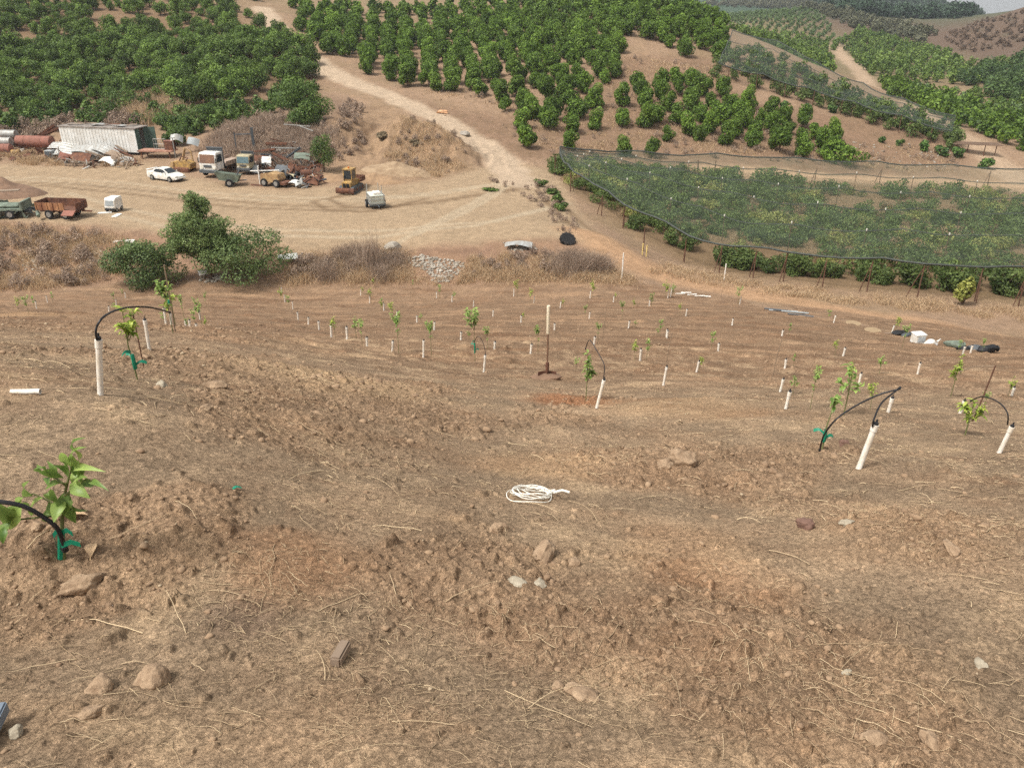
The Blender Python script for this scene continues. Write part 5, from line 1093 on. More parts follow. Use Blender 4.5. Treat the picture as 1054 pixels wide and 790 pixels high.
pile('rubble', [(18,262),(34,262),(42,278),(26,280)], 40, .1, .3, STONEW, 'small scatter of pale rubble at far left of the bank', 13)
pile('rubble', [(296,262),(322,260),(326,268),(305,274)], 70, .12, .26, mat('dark_rubble',(120,110,104),.9,.3,2), 'dark rubble right of the wide green shrub', 14)
pile('rubble', [(518,250),(548,249),(552,258),(524,259)], 90, .1, .26, STONEW, 'pale rubble mound at the yard edge left of the black tyre', 15)
pile('rubble', [(208,282),(232,282),(232,291),(205,291)], 40, .12, .3, STONEW, 'pale rubble under the feathery bank tree', 16)
pile('rubble', [(448,54),(452,120),(480,122),(505,140),(512,132),(480,112)], 40, .1, .28, SOIL2, 'stones along the verge of the climbing track', 17)
pile('rubble', [(880,138),(1000,160),(980,176),(870,164)], 90, .1, .35, STONEW, 'pale stones scattered over the right end of the slope', 18)
def boulder(px, py, s, m, lab, seed, sq=(1,.8,.62), sub=4, name='boulder', cat='boulder', sink=.25):
    p = at(px, py, 240); e = empty(name, p, seed*1.1, label=lab, cat=cat); v, f = rock_arrays(seed, sub, sq); o = mesh_arrays('stone' if name != 'clod' else 'lump', v*s+np.array([0,0,s*sq[2]*(1-2*sink)]), f, m, e, smooth=True); return e
GREYR = mat('grey_rock', (150,142,130), .9, .25, 2)
boulder(404,258,.75,STONEW,'pale boulder on the yard edge above the twiggy brush',21); boulder(478,138,.7,GREYR,'pale grey boulder heap beside the climbing track',22,(1.6,.8,.5)); boulder(456,117,.6,mat('orange_rock',(206,160,120),.9,.25,2),'orange rock on the verge of the climbing track',23,(1.6,.7,.6)); boulder(433,176,.5,SOIL2,'tan boulder at the foot of the cut bank',24)
e = place('tractor_tyre', 586, 252, 20, 'large black tractor tyre leaning at the yard edge', 'tyre', tilt=(-.95,.1,0)); e.scale = (.85,.85,.85); b = MB()
b.lathe([(.42,-.2),(.62,-.24),(.74,-.2),(.78,0),(.74,.2),(.62,.24),(.42,.2),(.38,0)], (0,0,.62), 'y', 30); 
for k in range(24): a = k*math.pi/12; b.cbox((.77*math.cos(a),(.08 if k%2 else -.08),.62+.77*math.sin(a)),(.08,.24,.08), Matrix.Rotation(-a,3,'Y'))
b.build('tread', TYRE, e, smooth=True); b = MB(); b.lathe([(.40,-.03),(.40,.03)], (0,.05,.62), 'y', 20); b.lathe([(.16,-.06),(.16,.06)], (0,.05,.62), 'y', 12); b.build('rim', DGREY, e)
S(297,270,1.5,.6,18,DIRTY,'pale board lying at the right of the wide green shrub',.45,.05,(.5,0)); S(212,287,1.0,.5,40,WHITE,'white scrap sheet under the feathery bank tree',.4,.2,(.6,.2)); S(534,256,2.2,.8,-6,GALV,'grey heap of flattened sheet beside the pale rubble mound',.3,.2,(.2,0)); S(128,250,1.6,.5,4,DIRTY,'pale strip lying on the bank above the dark shrub',.12,.05,(.1,0)); S(385,262,.9,.4,10,DIRTY,'small pale board lying at the yard edge',.1,.05,(.1,0))
PVC = mat('white_pvc', (230,229,222), .5, .08, 7, c2=(198,184,162), spec=.35, stretch=(1,1,.35)); YST = mat('yellow_stake', (214,190,120), .7, .15, 4)
for px, py, h, m, lab in [(640,287,2.05,PVC,'tall white pole standing at right end of the bank'),(661,262,.95,YST,'left of two short yellow stakes by the net'),(665,264,.95,YST,'right of two short yellow stakes by the net'),(745,290,1.5,PVC,'tall white pole standing before the net posts')]:
    e = place('marker_pole', px, py, 0, lab, 'pole'); b = MB(); b.cyl((0,0,-.2),(.02,0,h),.05,8); b.build('pole', m, e); b = MB(); b.lathe([(.055,h),(.055,h+.04),(.02,h+.05)], (.02,0,0), n=8); b.build('cap', m, e)

# ------------------------------------------------------------------ planted field
TAPE = mat('green_tape', (24,122,92), .45, .15, 9); HOSE = mat('black_hose', (34,33,34), .5, .2, 9); STEMG = mat('green_stem', (108,112,68), .7, .25, 8); STRAWM = mat('straw', (206,176,132), .85, .25, 3, c2=(170,138,100)); CAPB = mat('black_fitting', (40,40,42), .5, .2, 9)
SAPL = leafmat('sapling_leaf', (80,110,48), (168,190,104), .35, .15, .4); SAPY = leafmat('young_sapling_leaf', (92,120,38), (190,200,96), .35, .1, .4)
def leaf_mesh(L):
    """L = list of (base, direction, up, length, width, droop, tint); each leaf is folded along its midrib and bends down"""
    V, F, T = [], [], []
    for p, d, u, l, w, dr, t in L:
        p = np.array(p, float); d = np.array(d, float); d /= np.linalg.norm(d); u = np.array(u, float); s = np.cross(d, u); s /= np.linalg.norm(s)+1e-9; u = np.cross(s, d)
        k0 = len(V); ws = [.02,.62,1.,.82,.45,.03]
        for i in range(6):
            q = i/5; c = p+d*l*q*(1-.15*dr*q)+u*l*(.18*math.sin(q*2.2)-dr*q*q*.55)
            e_ = u*w*.22*ws[i]
            V += [c+s*w*ws[i]*.5+e_, c, c-s*w*ws[i]*.5+e_]; T += [min(1,t+.1), max(0,t-.12), min(1,t+.1)]
        for i in range(5):
            a = k0+i*3; F += [(a,a+1,a+4,a+3),(a+1,a+2,a+5,a+4)]
    return np.array(V), np.array(F), np.array(T)
def sapling_parts(e, h, nl, leaf, seed, m, lean=(0,0), spread=.16, low=.35, branches=3, stem=.008, tape=False):
    g = random.Random(seed); b = MB(); top = Vector((lean[0]*h, lean[1]*h, h)); b.tube([(0,0,-.06),tuple(top*.5+Vector((g.uniform(-.02,.02),0,0))),tuple(top)], [stem,stem*.8,stem*.35], 6)
    paths = [(top*.2, top)]
    for k in range(branches):
        a = g.uniform(0,6.28); q = g.uniform(low, .75); s0 = top*q; s1 = s0+Vector((math.cos(a)*spread,math.sin(a)*spread,h*g.uniform(.15,.38))); b.tube([tuple(s0),tuple((s0+s1)/2+Vector((0,0,.01))),tuple(s1)], [stem*.6,stem*.5,stem*.25], 5); paths.append((s0, s1))
    b.build('stem', STEMG, e, smooth=True); L = []
    for k in range(nl):
        s0, s1 = paths[k % len(paths)]; q = g.uniform(low if k % len(paths) == 0 else .3, 1.02); p = s0.lerp(s1, q); a = g.uniform(0,6.28); el = g.uniform(-.35,.9)
        d = (math.cos(a)*math.cos(el),math.sin(a)*math.cos(el),math.sin(el)); L.append((tuple(p),d,(0,0,1) if abs(el) < .8 else (1,0,0),leaf*g.uniform(.6,1.25),leaf*.42*g.uniform(.8,1.2),g.uniform(.2,1.1),g.uniform(.1,.95)))
    V, F, T = leaf_mesh(L); mesh_arrays('foliage', V, F, m, e, tint=T, smooth=True)
    if tape:
        b = MB(); b.lathe([(stem*1.9,h*.16),(stem*2.6,h*.18),(stem*2.4,h*.36),(stem*1.8,h*.38)], n=8)
        for a in (.4, 2.6, 4.2): b.sheet(lambda u, v, a=a: (math.cos(a)*(.01+u*.10),math.sin(a)*(.01+u*.10)+(v-.5)*.02,h*(.2+.05*a)+.03*math.sin(u*3)+(v-.5)*.022), 5, 1, .002)
        b.build('tie_tape', TAPE, e, smooth=True)
def riser(px, py, hpx, lab, lean=None, hose=None, r=.025, grp='white irrigation risers in the field'):
    p = at(px, py, 75); d = p.y*CP-p.z*SP; h = hpx*d/FPX*1.08; lx = .07 if lean is None else lean
    r = r*min(1.3, max(.85, d/20)); e = empty('irrigation_riser', p, 0, (0, lx, 0), lab, 'pipe', grp); e.rotation_euler = (random.uniform(-.05,.05), lx+random.uniform(-.05,.05), 0)
    b = MB(); b.lathe([(r,-.15),(r,h-.06),(r*1.22,h-.06),(r*1.22,h),(r*.7,h+.001)], n=14); b.build('pipe', PVC, e, smooth=True)
    b = MB(); b.lathe([(r*.9,h+.002),(r*.9,h+.02),(r*.35,h+.028),(r*.3,h+.05)], n=10); b.build('fitting', CAPB, e, smooth=True); return e, h
PIPES = [(370+x/3.16, 250+yb/3.16, (yb-yt)/3.16) for x, yt, yb in [(33,178,195),(80,200,218),(122,222,250),(187,238,260),(251,158,178),(301,173,193),(371,190,208),(434,215,240),(502,150,174),(567,172,193),(653,192,210),(750,155,178),(826,172,190),(942,188,208),(1012,150,176),(1003,152,177),(25,303,337),(106,310,356),(208,322,376),(243,255,280),(330,290,316),(438,318,354),(525,240,262),(556,340,373),(634,260,285),(747,222,245),(762,303,332),(740,378,412),(875,253,275),(912,345,383),(998,285,308),(988,402,463)]]
PIPES += [(654+x/2.633, 250+yb/2.633, (yb-yt)/2.633) for x, yt, yb in [(37,155,172),(137,178,197),(85,238,258),(262,205,222),(224,270,293),(13,290,318),(165,325,355),(396,240,257),(405,315,338),(392,368,403),(407,403,450),(563,283,305),(603,360,393),(683,425,465),(763,330,360),(880,425,460),(1018,393,418),(537,198,217),(95,125,146),(282,146,168),(693,226,250),(886,278,302),(907,278,300)]]
PIPES += [(x/2.6325, 230+yb/2.6325, (yb-yt)/2.6325) for x, yt, yb in [(100,212,232),(130,200,217),(406,265,347),(453,240,292),(466,250,283),(504,262,282),(515,262,285),(533,270,287),(543,238,262),(763,175,190),(772,193,212),(794,212,233),(808,238,262),(836,257,275),(865,265,290),(898,275,307),(941,285,317),(994,305,333),(977,180,193),(1002,195,213),(1040,215,235),(340,185,200),(315,205,220),(296,225,238)]]
PIPES.sort(key=lambda p: -p[1])
protos = []
for k in range(5):
    e = empty('citrus_sapling', (0,0,0)); h = .75+.1*k; sapling_parts(e, h, 40+9*k, .12, 800+k, SAPL if k % 2 == 0 else SAPY, branches=3, spread=.15); protos.append((e, kids(e)))
usedp = [0]*5; bands = {}
for i, (px, py, hp) in enumerate(PIPES): bands.setdefault('near' if py > 395 else 'middle' if py > 362 else 'upper middle' if py > 340 else 'distant' if py > 318 else 'farthest', []).append(i)
labs = {}
for nm, ids in bands.items():
    for k, i in enumerate(sorted(ids, key=lambda j: PIPES[j][0])): labs[i] = (nm, ORD[k] if k < 20 else 'last')
for i, (px, py, hp) in enumerate(PIPES):
    nm, od = labs[i]; e, h = riser(px, py, max(hp, 5.5), '%s white irrigation riser counted from the left in the %s planting rows' % (od, nm))
    g = random.Random(i*7+3)
    if py > 395 and px > 660 and px < 720: pass
    v = g.randrange(5); s = h/.5*g.uniform(.75,1.25); ox = g.choice((-1,1))*g.uniform(.12,.30); oy = g.uniform(-.25,.35)
    if g.random() < .14: continue
    x, y = e.location.x+ox, e.location.y+oy; pe, ch = protos[v]; loc = (x, y, gz(x, y))
    if not usedp[v]: o = pe; usedp[v] = 1; o.location = loc; o.scale = (s,s,s)
    else: o = copy_tree(pe, ch, loc, g.uniform(0,6.28), s)
    tag(o, 'small green sapling at the %s white riser from left, %s planting rows' % (od, nm), 'sapling', 'saplings planted in the field')
# saplings standing without a visible riser
for k, (px, py, s, lab) in enumerate([(868,428,1.0,'tall leafy sapling left of the near right riser'),(385,296,.8,'green sapling alone in farthest row, left of centre'),(425,297,.7,'pale sapling alone in farthest row near the white rubble'),(652,318,.7,'low green sapling alone right of the spade, distant'),(640,331,.8,'thin sapling alone below the low green one'),(905,385,.7,'thin sapling right of the middle planting rows'),(20,322,.8,'pale weed like sapling at far left edge'),(30,324,.8,'second pale weed like sapling at far left edge'),(978,410,.8,'slender sapling left of the right hand stake'),(928,360,.8,'slim sapling below the white bucket')]):
    pe, ch = protos[k % 5]; p = at(px, py, 75); o = copy_tree(pe, ch, p, k*1.7, s); tag(o, lab, 'sapling', 'saplings planted in the field')

# special near group: hose-fed risers
def bez(pts, n=16):
    P = [Vector(p) for p in pts]; o = []
    for i in range(len(P)-1):
        a = P[max(i-1,0)]; b_ = P[i]; c = P[i+1]; d_ = P[min(i+2,len(P)-1)]
        for k in range(n): t = k/n; o.append(.5*((2*b_)+(-a+c)*t+(2*a-5*b_+4*c-d_)*t*t+(-a+3*b_-3*c+d_)*t**3))
    return o+[P[-1]]
def hose_thing(pts, lab, r=.008, name='drip_hose'):
    P = bez(pts); e = empty(name, P[0], 0, label=lab, cat='hose'); b = MB(); b.tube([tuple(p-P[0]) for p in P], r, 7); b.build('tube', HOSE, e, smooth=True)
    b = MB(); q = P[-1]-P[0]; b.cyl(tuple(q), tuple(q+(P[-1]-P[-2]).normalized()*.03), r*1.5, 7); b.build('emitter', CAPB, e); return e
def pt(px, py, y):                       # a point above the ground at forward distance y
    a, b_ = raydir(px, py); return Vector((a*y, y, b_*y))
def sapling(px, py, h, nl, leaf, seed, m, lab, **kw):
    e = empty('citrus_sapling', at(px, py, 75), 0, label=lab, cat='sapling'); sapling_parts(e, h, nl, leaf, seed, m, **kw); return e
e, h = riser(104, 408, 57, 'tall white riser at far left feeding the arching black hose', .15); y0 = e.location.y
sapling(142, 391, 0.72, 70, 0.1, 31, SAPY, 'yellow green sapling with green tape under the arching hose', tape=True, spread=0.101, low=.55)
hose_thing([pt(100,350,y0), pt(99,338,y0), pt(108,325,y0+.1), pt(128,317,y0+.6), pt(152,316,y0+1.2), pt(174,321,y0+2.0)], 'black hose arching from the far left white riser')
p = at(148,378,75); e = empty('bamboo_stake', p, 0, label='thin dark stake beside the sapling under the arching hose', cat='stake'); b = MB(); b.tube([(0,0,-.1),(.01,0,.62)], .007, 6); b.build('cane', RUSTP, e); b = MB(); b.lathe([(.009,.61),(.009,.64),(.003,.65)], (.01,0,0), n=6); b.build('tip', RUSTP, e)
e = empty('bamboo_stake', at(181,346,75), 0, label='tall pale stake tied to the leafy sapling on the left', cat='stake'); b = MB(); b.tube([(0,0,-.2),(.03,0,.7),(.05,0,1.45)], .016, 8); b.build('cane', WOODP, e); b = MB(); b.lathe([(.03,.6),(.032,.65),(.03,.7)], n=8); b.build('tie', TAPE, e)
sapling(179, 347, 1.08, 130, 0.11, 33, SAPL, 'leafy sapling tied to the tall pale stake on left', spread=0.144, branches=4); sapling(208, 336, 0.94, 100, 0.1, 34, SAPL, 'bushy sapling right of the tall pale stake', spread=0.158, branches=4); sapling(190, 330, 1.08, 70, 0.1, 35, SAPL, 'slim tall sapling just behind the tall staked one', spread=0.108); sapling(213,318,1.15,70,0.1,37,SAPL,'upright sapling farthest right in the left cluster',spread=0.108)
sapling(489, 372, 1.3, 130, 0.12, 41, SAPL, 'tallest green sapling left of the spade', low=.62, spread=0.216, branches=5, tape=True); e, h = riser(498, 383, 18, 'white riser at the foot of the tallest sapling')
hose_thing([pt(500,364,e.location.y), pt(497,352,e.location.y+.1), pt(492,346,e.location.y+.2), pt(488,352,e.location.y+.5)], 'thin hose bending from riser to the tallest sapling', .006)
e, h = riser(614, 421, 30, 'leaning white riser just right of the red earth patch', .14); y0 = e.location.y
sapling(603, 411, 0.79, 100, 0.09, 42, SAPL, 'bushy sapling beside the red earth patch right of spade', spread=0.101, branches=4, low=.25)
hose_thing([pt(621,390,y0), pt(622,376,y0+.1), pt(615,362,y0+.3), pt(607,350,y0+.5), pt(603,358,y0+.6)], 'thin hose looping over the bushy sapling by red earth', .006)
e, h = riser(883, 486, 47, 'thick white leaning riser nearest on the right', .16, r=.029); y0 = e.location.y
sapling(845, 468, 0.54, 18, 0.09, 43, SAPL, 'thin sapling with green tape left of the thick riser', tape=True, low=.8, spread=0.043, lean=(.1,.05))
hose_thing([pt(898,439,y0), pt(900,430,y0), pt(908,414,y0+.2), pt(925,400,y0+.4)], 'black hose end rising from the thick leaning riser'); hose_thing([pt(927,400,y0+.4), pt(905,406,y0+.45), pt(880,418,y0+.4), pt(860,432,y0+.35), pt(848,448,y0+.4), pt(844,462,y0+.5)], 'black hose arching down to the green taped sapling')
e, h = riser(1028, 467, 29, 'white riser with hose at the right edge of field', .1); y0 = e.location.y
hose_thing([pt(1037,437,y0), pt(1037,425,y0), pt(1028,414,y0+.3), pt(1012,408,y0+.6), pt(1000,412,y0+.9)], 'thin black hose arching left from the right edge riser', .007)
sapling(993, 449, 0.43, 90, 0.09, 44, SAPY, 'low yellow green sapling under the stake at right', spread=0.144, branches=5, low=.3)
e = empty('bamboo_stake', at(999,436,75), 0, label='leaning brown cane above the low yellow green sapling', cat='stake'); b = MB(); b.tube([(0,0,-.1),(.06,0,.37),(.1,0,.78)], .009, 6); b.build('cane', RUSTP, e); b = MB(); b.tube([(.1,0,.77),(-.09,.1,.72),(-.27,.1,.64)], .006, 5); b.build('cross_cane', WOODP, e)
for k, (px, py, hh, lab) in enumerate([(560,345,1.6,'thin cane standing in the rows just left of spade'),(742,308,1.5,'brown cane at the field corner near the white tubes'),(784,319,1.3,'brown cane standing left of the grey pipe bundle'),(672,298,1.0,'brown cane near the end of the bank'),(619,362,2.0,'tall thin cane right of the spade'),(684,385,1.3,'thin cane rising from the sapling right of red earth'),(795,388,1.4,'thin cane in the rows left of the tall leafy sapling')]):
    e = empty('bamboo_stake', at(px, py, 75), 0, label=lab, cat='stake', group='thin canes in the field'); b = MB(); hh *= .75; b.tube([(0,0,-.1),(.03,0,hh*.5),(.09,0,hh)], .007, 6); b.build('cane', WOODP, e)

# foreground sapling, lower left
p = at(66, 586); y0 = p.y; e = empty('citrus_sapling', p, 0, label='large leafed sapling with green tape in near left corner', cat='sapling')
d0 = p.y*CP-p.z*SP; s = d0/FPX                                # metres per pixel there
def loc(px, py, dy=0.): return pt(px, py, y0+dy)-p
b = MB(); b.tube([(0,0,-.08),tuple(loc(64,545)),tuple(loc(64,520,.02)),tuple(loc(70,495,.0)),tuple(loc(74,478,.0))], [.011,.010,.008,.006,.003], 8)
for q in ([(64,525),(50,515),(34,508),(22,512)],[(66,510),(80,500),(90,492)],[(68,500),(56,490),(44,484)],[(64,530),(40,532),(15,535)]): b.tube([tuple(loc(x,y,(k-1)*.02)) for k, (x, y) in enumerate(q)], [.006,.005,.004,.002][:len(q)], 6)
b.build('stem', STEMG, e, smooth=True); g = random.Random(9); L = []
for bx, by, tx, ty, w in [(72,498,92,512,12),(70,500,48,504,11),(68,505,66,530,14),(74,498,84,484,10),(70,492,58,478,9),(74,480,62,466,7),(76,480,90,462,7),(76,484,98,481,8),(66,492,42,487,8),(72,505,82,530,12),(66,512,56,536,13),(62,520,40,498,9),(24,512,20,532,16),(22,514,8,546,16),(18,520,2,540,14),(34,510,24,496,10),(44,512,34,530,11),(62,524,44,528,10),(60,528,38,534,9),(76,478,74,462,7),(82,500,95,498,9),(84,497,90,478,8),(44,486,36,478,6),(58,490,50,474,6),(78,490,70,474,8),(15,535,-4,520,14),(12,536,2,556,13),(90,492,84,508,9),(70,515,76,540,11),(50,516,60,532,10)]:
    P0 = loc(bx,by,g.uniform(-.04,.04)); P1 = loc(tx,ty,g.uniform(-.12,.06)); dd = P1-P0; L.append((tuple(P0),tuple(dd),(g.uniform(-.9,.9),g.uniform(-.8,0),.8),dd.length*1.1,w*s*1.1,g.uniform(.2,.9),g.uniform(.15,1)))
for P0, dd, u, l, w, dr, t in L[:]:
    for q in range(1 if g.random() < .5 else 0):
        o = Vector((g.gauss(0,.035),g.gauss(0,.05),g.gauss(0,.03))); r_ = Vector(dd).normalized()+Vector((g.gauss(0,.6),g.gauss(0,.5),g.gauss(0,.45))); L.append((tuple(Vector(P0)+o),tuple(r_),(g.uniform(-.6,.6),g.uniform(-.8,0),.8),l*g.uniform(.55,.95),w*g.uniform(.7,1.0),g.uniform(.2,1.),g.uniform(.1,1)))
V, F, T = leaf_mesh(L); mesh_arrays('foliage', V, F, SAPL, e, tint=T, smooth=True)
b = MB(); b.tube([tuple(loc(63,574)),tuple(loc(63,548))], .017, 8)
for q in ([(60,562),(56,550),(60,544)],[(64,560),(74,556),(84,559)],[(62,548),(70,544),(76,548)]):
    A = [loc(x,y,-.03) for x, y in q]; b.sheet(lambda u, v, A=A: tuple((A[0].lerp(A[1],min(1,u*2)) if u < .5 else A[1].lerp(A[2],u*2-1))+Vector((0,-.01,(v-.5)*.028))), 8, 1, .002)
b.build('tie_tape', TAPE, e, smooth=True)
hose_thing([pt(-30,514,y0-.1), pt(0,516,y0-.1), pt(25,521,y0-.08), pt(48,534,y0-.06), pt(60,545,y0-.05), pt(66,562,y0-.03)], 'black hose curving in from left edge to near sapling', .011)
DEAD = leafmat('dead_leaf', (168,130,92), (222,190,150), .2, 0, .8)
for k, (px, py, yw, lab) in enumerate([(80,540,.3,'pale curled dead leaf lying under the near left sapling'),(99,580,1.9,'narrow tan dead leaf on soil right of the near sapling')]):
    q = at(px, py); e = empty('dead_leaf', q+Vector((0,0,.02)), yw, label=lab, cat='leaf'); V, F, T = leaf_mesh([((-.06,0,0),(1,0,.1),(0,0,1),.13,.06,.5,.7)]); mesh_arrays('blade', V, F, DEAD, e, tint=T, smooth=True); b = MB(); b.tube([(-.09,0,.0),(-.06,0,.004)], .002, 5); b.build('stalk', STRAWM, e)
q = at(245,508); e = empty('tape_scrap', q+Vector((0,0,.012)), .6, label='tiny scrap of green tape lying on bare soil', cat='tape'); b = MB(); b.sheet(lambda u, v: ((u-.5)*.05,(v-.5)*.025,.01*math.sin(u*4)), 5, 1, .002); b.build('strip', TAPE, e)

# spade
p = at(563, 391, 75); d0 = p.y*CP-p.z*SP; H = 74*d0/FPX*1.07; e = empty('spade', p, 0, label='long handled spade standing upright in the tilled field', cat='spade')
b = MB(); b.cyl((0,0,.1),(0,0,H*.66),.017,10); b.build('shaft', mat('shaft_wood',(122,92,72),.8,.3,6), e, smooth=True); b = MB(); b.lathe([(.026,H*.62),(.031,H*.63),(.032,H*.99),(.03,H)], n=12); b.build('handle', mat('bleached_handle',(222,208,180),.6,.15,4), e, smooth=True)
b = MB(); b.sheet(lambda u, v: ((u-.5)*.36,.05*math.cos((u-.5)*3),-.2+v*.34), 8, 5, .012); b.lathe([(.03,.12),(.04,.3),(.03,.34)], n=10); b.build('blade', RUST, e, smooth=True)
b = MB(); v, f = rock_arrays(55, 2, (.32,.2,.1)); b.add([tuple(x) for x in v], [tuple(x) for x in f]); b.build('soil_cake', SOILD, e)
# rope
p = at(553, 513); d0 = p.y*CP-p.z*SP; s = d0/FPX; e = empty('rope_hank', p, 0, label='hank of white twine lying on soil in foreground centre', cat='rope'); e.scale = (.9,.9,.9); g = random.Random(2); pts = []
ROPE2 = mat('white_twine', (236,232,218), .8, .1, 20)
for k in range(7):
    w = g.uniform(.12,.24); L0 = g.uniform(.12,.19); cy = g.uniform(-.1,.1); cx = g.uniform(-.08,.02)
    for j in range(14):
        a = 2*math.pi*j/14+math.pi*.1; x = cx+L0*math.cos(a); y = cy+w*math.sin(a)*(1-.75*(x > .1)); pts.append(Vector((x, y+.35*x*.3, .02+.010*k*.5+.012*math.sin(a*3+k))))
pts = [q+Vector((0,0,float(height(np.array([p.x+q.x]),np.array([p.y+q.y]))[0])-p.z)) for q in pts]
b = MB(); b.tube([tuple(q) for q in bez(pts, 3)], .0034, 6); b.build('twine', ROPE2, e, smooth=True); b = MB(); b.tube([tuple(pts[0]+Vector((.03,.02,.02))),tuple(pts[0]+Vector((.1,.05,.02))),tuple(pts[0]+Vector((.16,.05,.0)))], .011, 6); b.build('tied_end', ROPE2, e, smooth=True)
e = empty('pipe_offcut', at(28,408), .05, label='short white pipe offcut lying flat at the left edge', cat='pipe'); b = MB(); b.lathe([(.02,-.1),(.02,.1),(.014,.1),(.014,-.1)], (0,0,.02), 'x', 14); b.build('pipe', PVC, e, smooth=True)
e = empty('metal_post', at(6,772), math.radians(100), label='blue grey metal post lying at the bottom left corner', cat='post'); b = MB(); b.box(-.35,.12,-.03,.03,.0,.05); b.build('bar', mat('blue_grey_metal',(120,130,140),.5,.15,6,metal=.3), e, bevel=.006); e.location += Vector((-.045,0,.01))
# things left along the right edge of the field
def thing(nm, px, py, yaw, lab, cat, grp=None):
    e = empty(nm, at(px, py, 75), math.radians(yaw), label=lab, cat=cat, group=grp); e.scale = (.76,.76,.76); return e
for k, (px, py, yw) in enumerate([(700,303,10),(706,302,-5),(712,304,15),(720,306,0),(726,306,-12)]):
    e = thing('white_tube', px, py, yw, '%s white tube from left lying in the pile at the field corner' % ORD[k], 'tube', 'white tubes at the field corner'); b = MB(); b.lathe([(.06,-.5),(.06,.5),(.05,.5),(.05,-.5)], (0,0,.07+.05*(k%2)), 'x', 12); b.build('tube', PVC, e)
for k, (px, py, yw, l) in enumerate([(800,320,-18,2.2),(806,321,-10,2.4),(812,322,-22,2.6),(818,323,-14,2.2),(824,325,-20,2.0)]):
    e = thing('grey_pipe', px, py, yw, '%s grey pipe from left in the bundle beside the farm track' % ORD[k], 'pipe', 'grey pipes beside the farm track'); b = MB(); b.lathe([(.07,-l/2),(.07,l/2),(.055,l/2),(.055,-l/2)], (0,0,.08+.07*(k%2)), 'x', 10); b.build('pipe', GREY if k % 2 else DGREY, e)
for k, (px, py, lab) in enumerate([(878,334,'pale flat cardboard ring lying beside the farm track'),(898,342,'pale half disc of cardboard nearer the white bucket')]):
    e = thing('cardboard_disc', px, py, 20*k, lab, 'disc'); b = MB(); b.lathe([(.25,.02),(.5,.02),(.52,.08),(.25,.1)] if k == 0 else [(.05,.02),(.5,.02),(.5,.1),(.05,.12)], n=20); b.build('ring', mat('card',(150,128,98),.8,.15,4), e)
e = thing('white_bucket', 944, 353, 8, 'square white plastic bucket at the right field edge', 'bucket'); b = MB(); b.bevbox(-.3,.3,-.28,.28,0,.55,.05); b.build('body', WHITE, e); b = MB(); b.bevbox(-.32,.32,-.3,.3,.5,.56,.03); b.build('rim', DIRTY, e); b = MB(); b.box(-.2,.2,-.3,-.285,.14,.42); b.build('paper_label', mat('grey_print',(184,190,190),.7,.3,14), e)
e = thing('plastic_bag', 958, 355, 0, 'crumpled white plastic bag right of the square bucket', 'bag'); v, f = rock_arrays(71, 3, (.42,.32,.2), .5); mesh_arrays('bag', v+np.array([0,0,.14]), f, WHITE, e, smooth=True); b = MB(); b.tube([(.3,0,.2),(.42,.02,.3),(.46,.0,.36)], [.06,.03,.05], 6); b.build('knot', WHITE, e)
for k, (px, py, yw, l, r, m, lab) in enumerate([(925,346,10,.9,.16,BLACK,'black nursery bag lying left of the white bucket'),(932,348,30,.7,.14,DGREY,'dark grey nursery bag touching the white bucket'),(982,358,-10,.9,.2,GREENG,'olive rolled bag at left of the black bag row'),(993,360,5,.9,.17,BLACK,'black bag in the middle of the bag row'),(1004,361,-14,.9,.18,DGREY,'dark grey bag in the bag row'),(1016,363,8,1.0,.2,BLACK,'black bag at the right end of the bag row')]):
    e = thing('nursery_bag', px, py, yw, lab, 'bag'); v, f = rock_arrays(80+k, 3, (l*.6,r*1.5,r*1.1), .35); mesh_arrays('sack', v+np.array([0,0,r*.8]), f, m, e, smooth=True); b = MB(); b.lathe([(r*.75,-.03),(r*.85,0),(r*.75,.03)], (l*.5,0,r*.8), 'x', 10); b.build('collar', m, e)
e = thing('wooden_board', 915, 343, -4, 'thin pale board lying between the cardboard and the bags', 'board'); b = MB(); b.box(-.8,.8,-.06,.06,.02,.06); b.build('plank', PLANK, e)

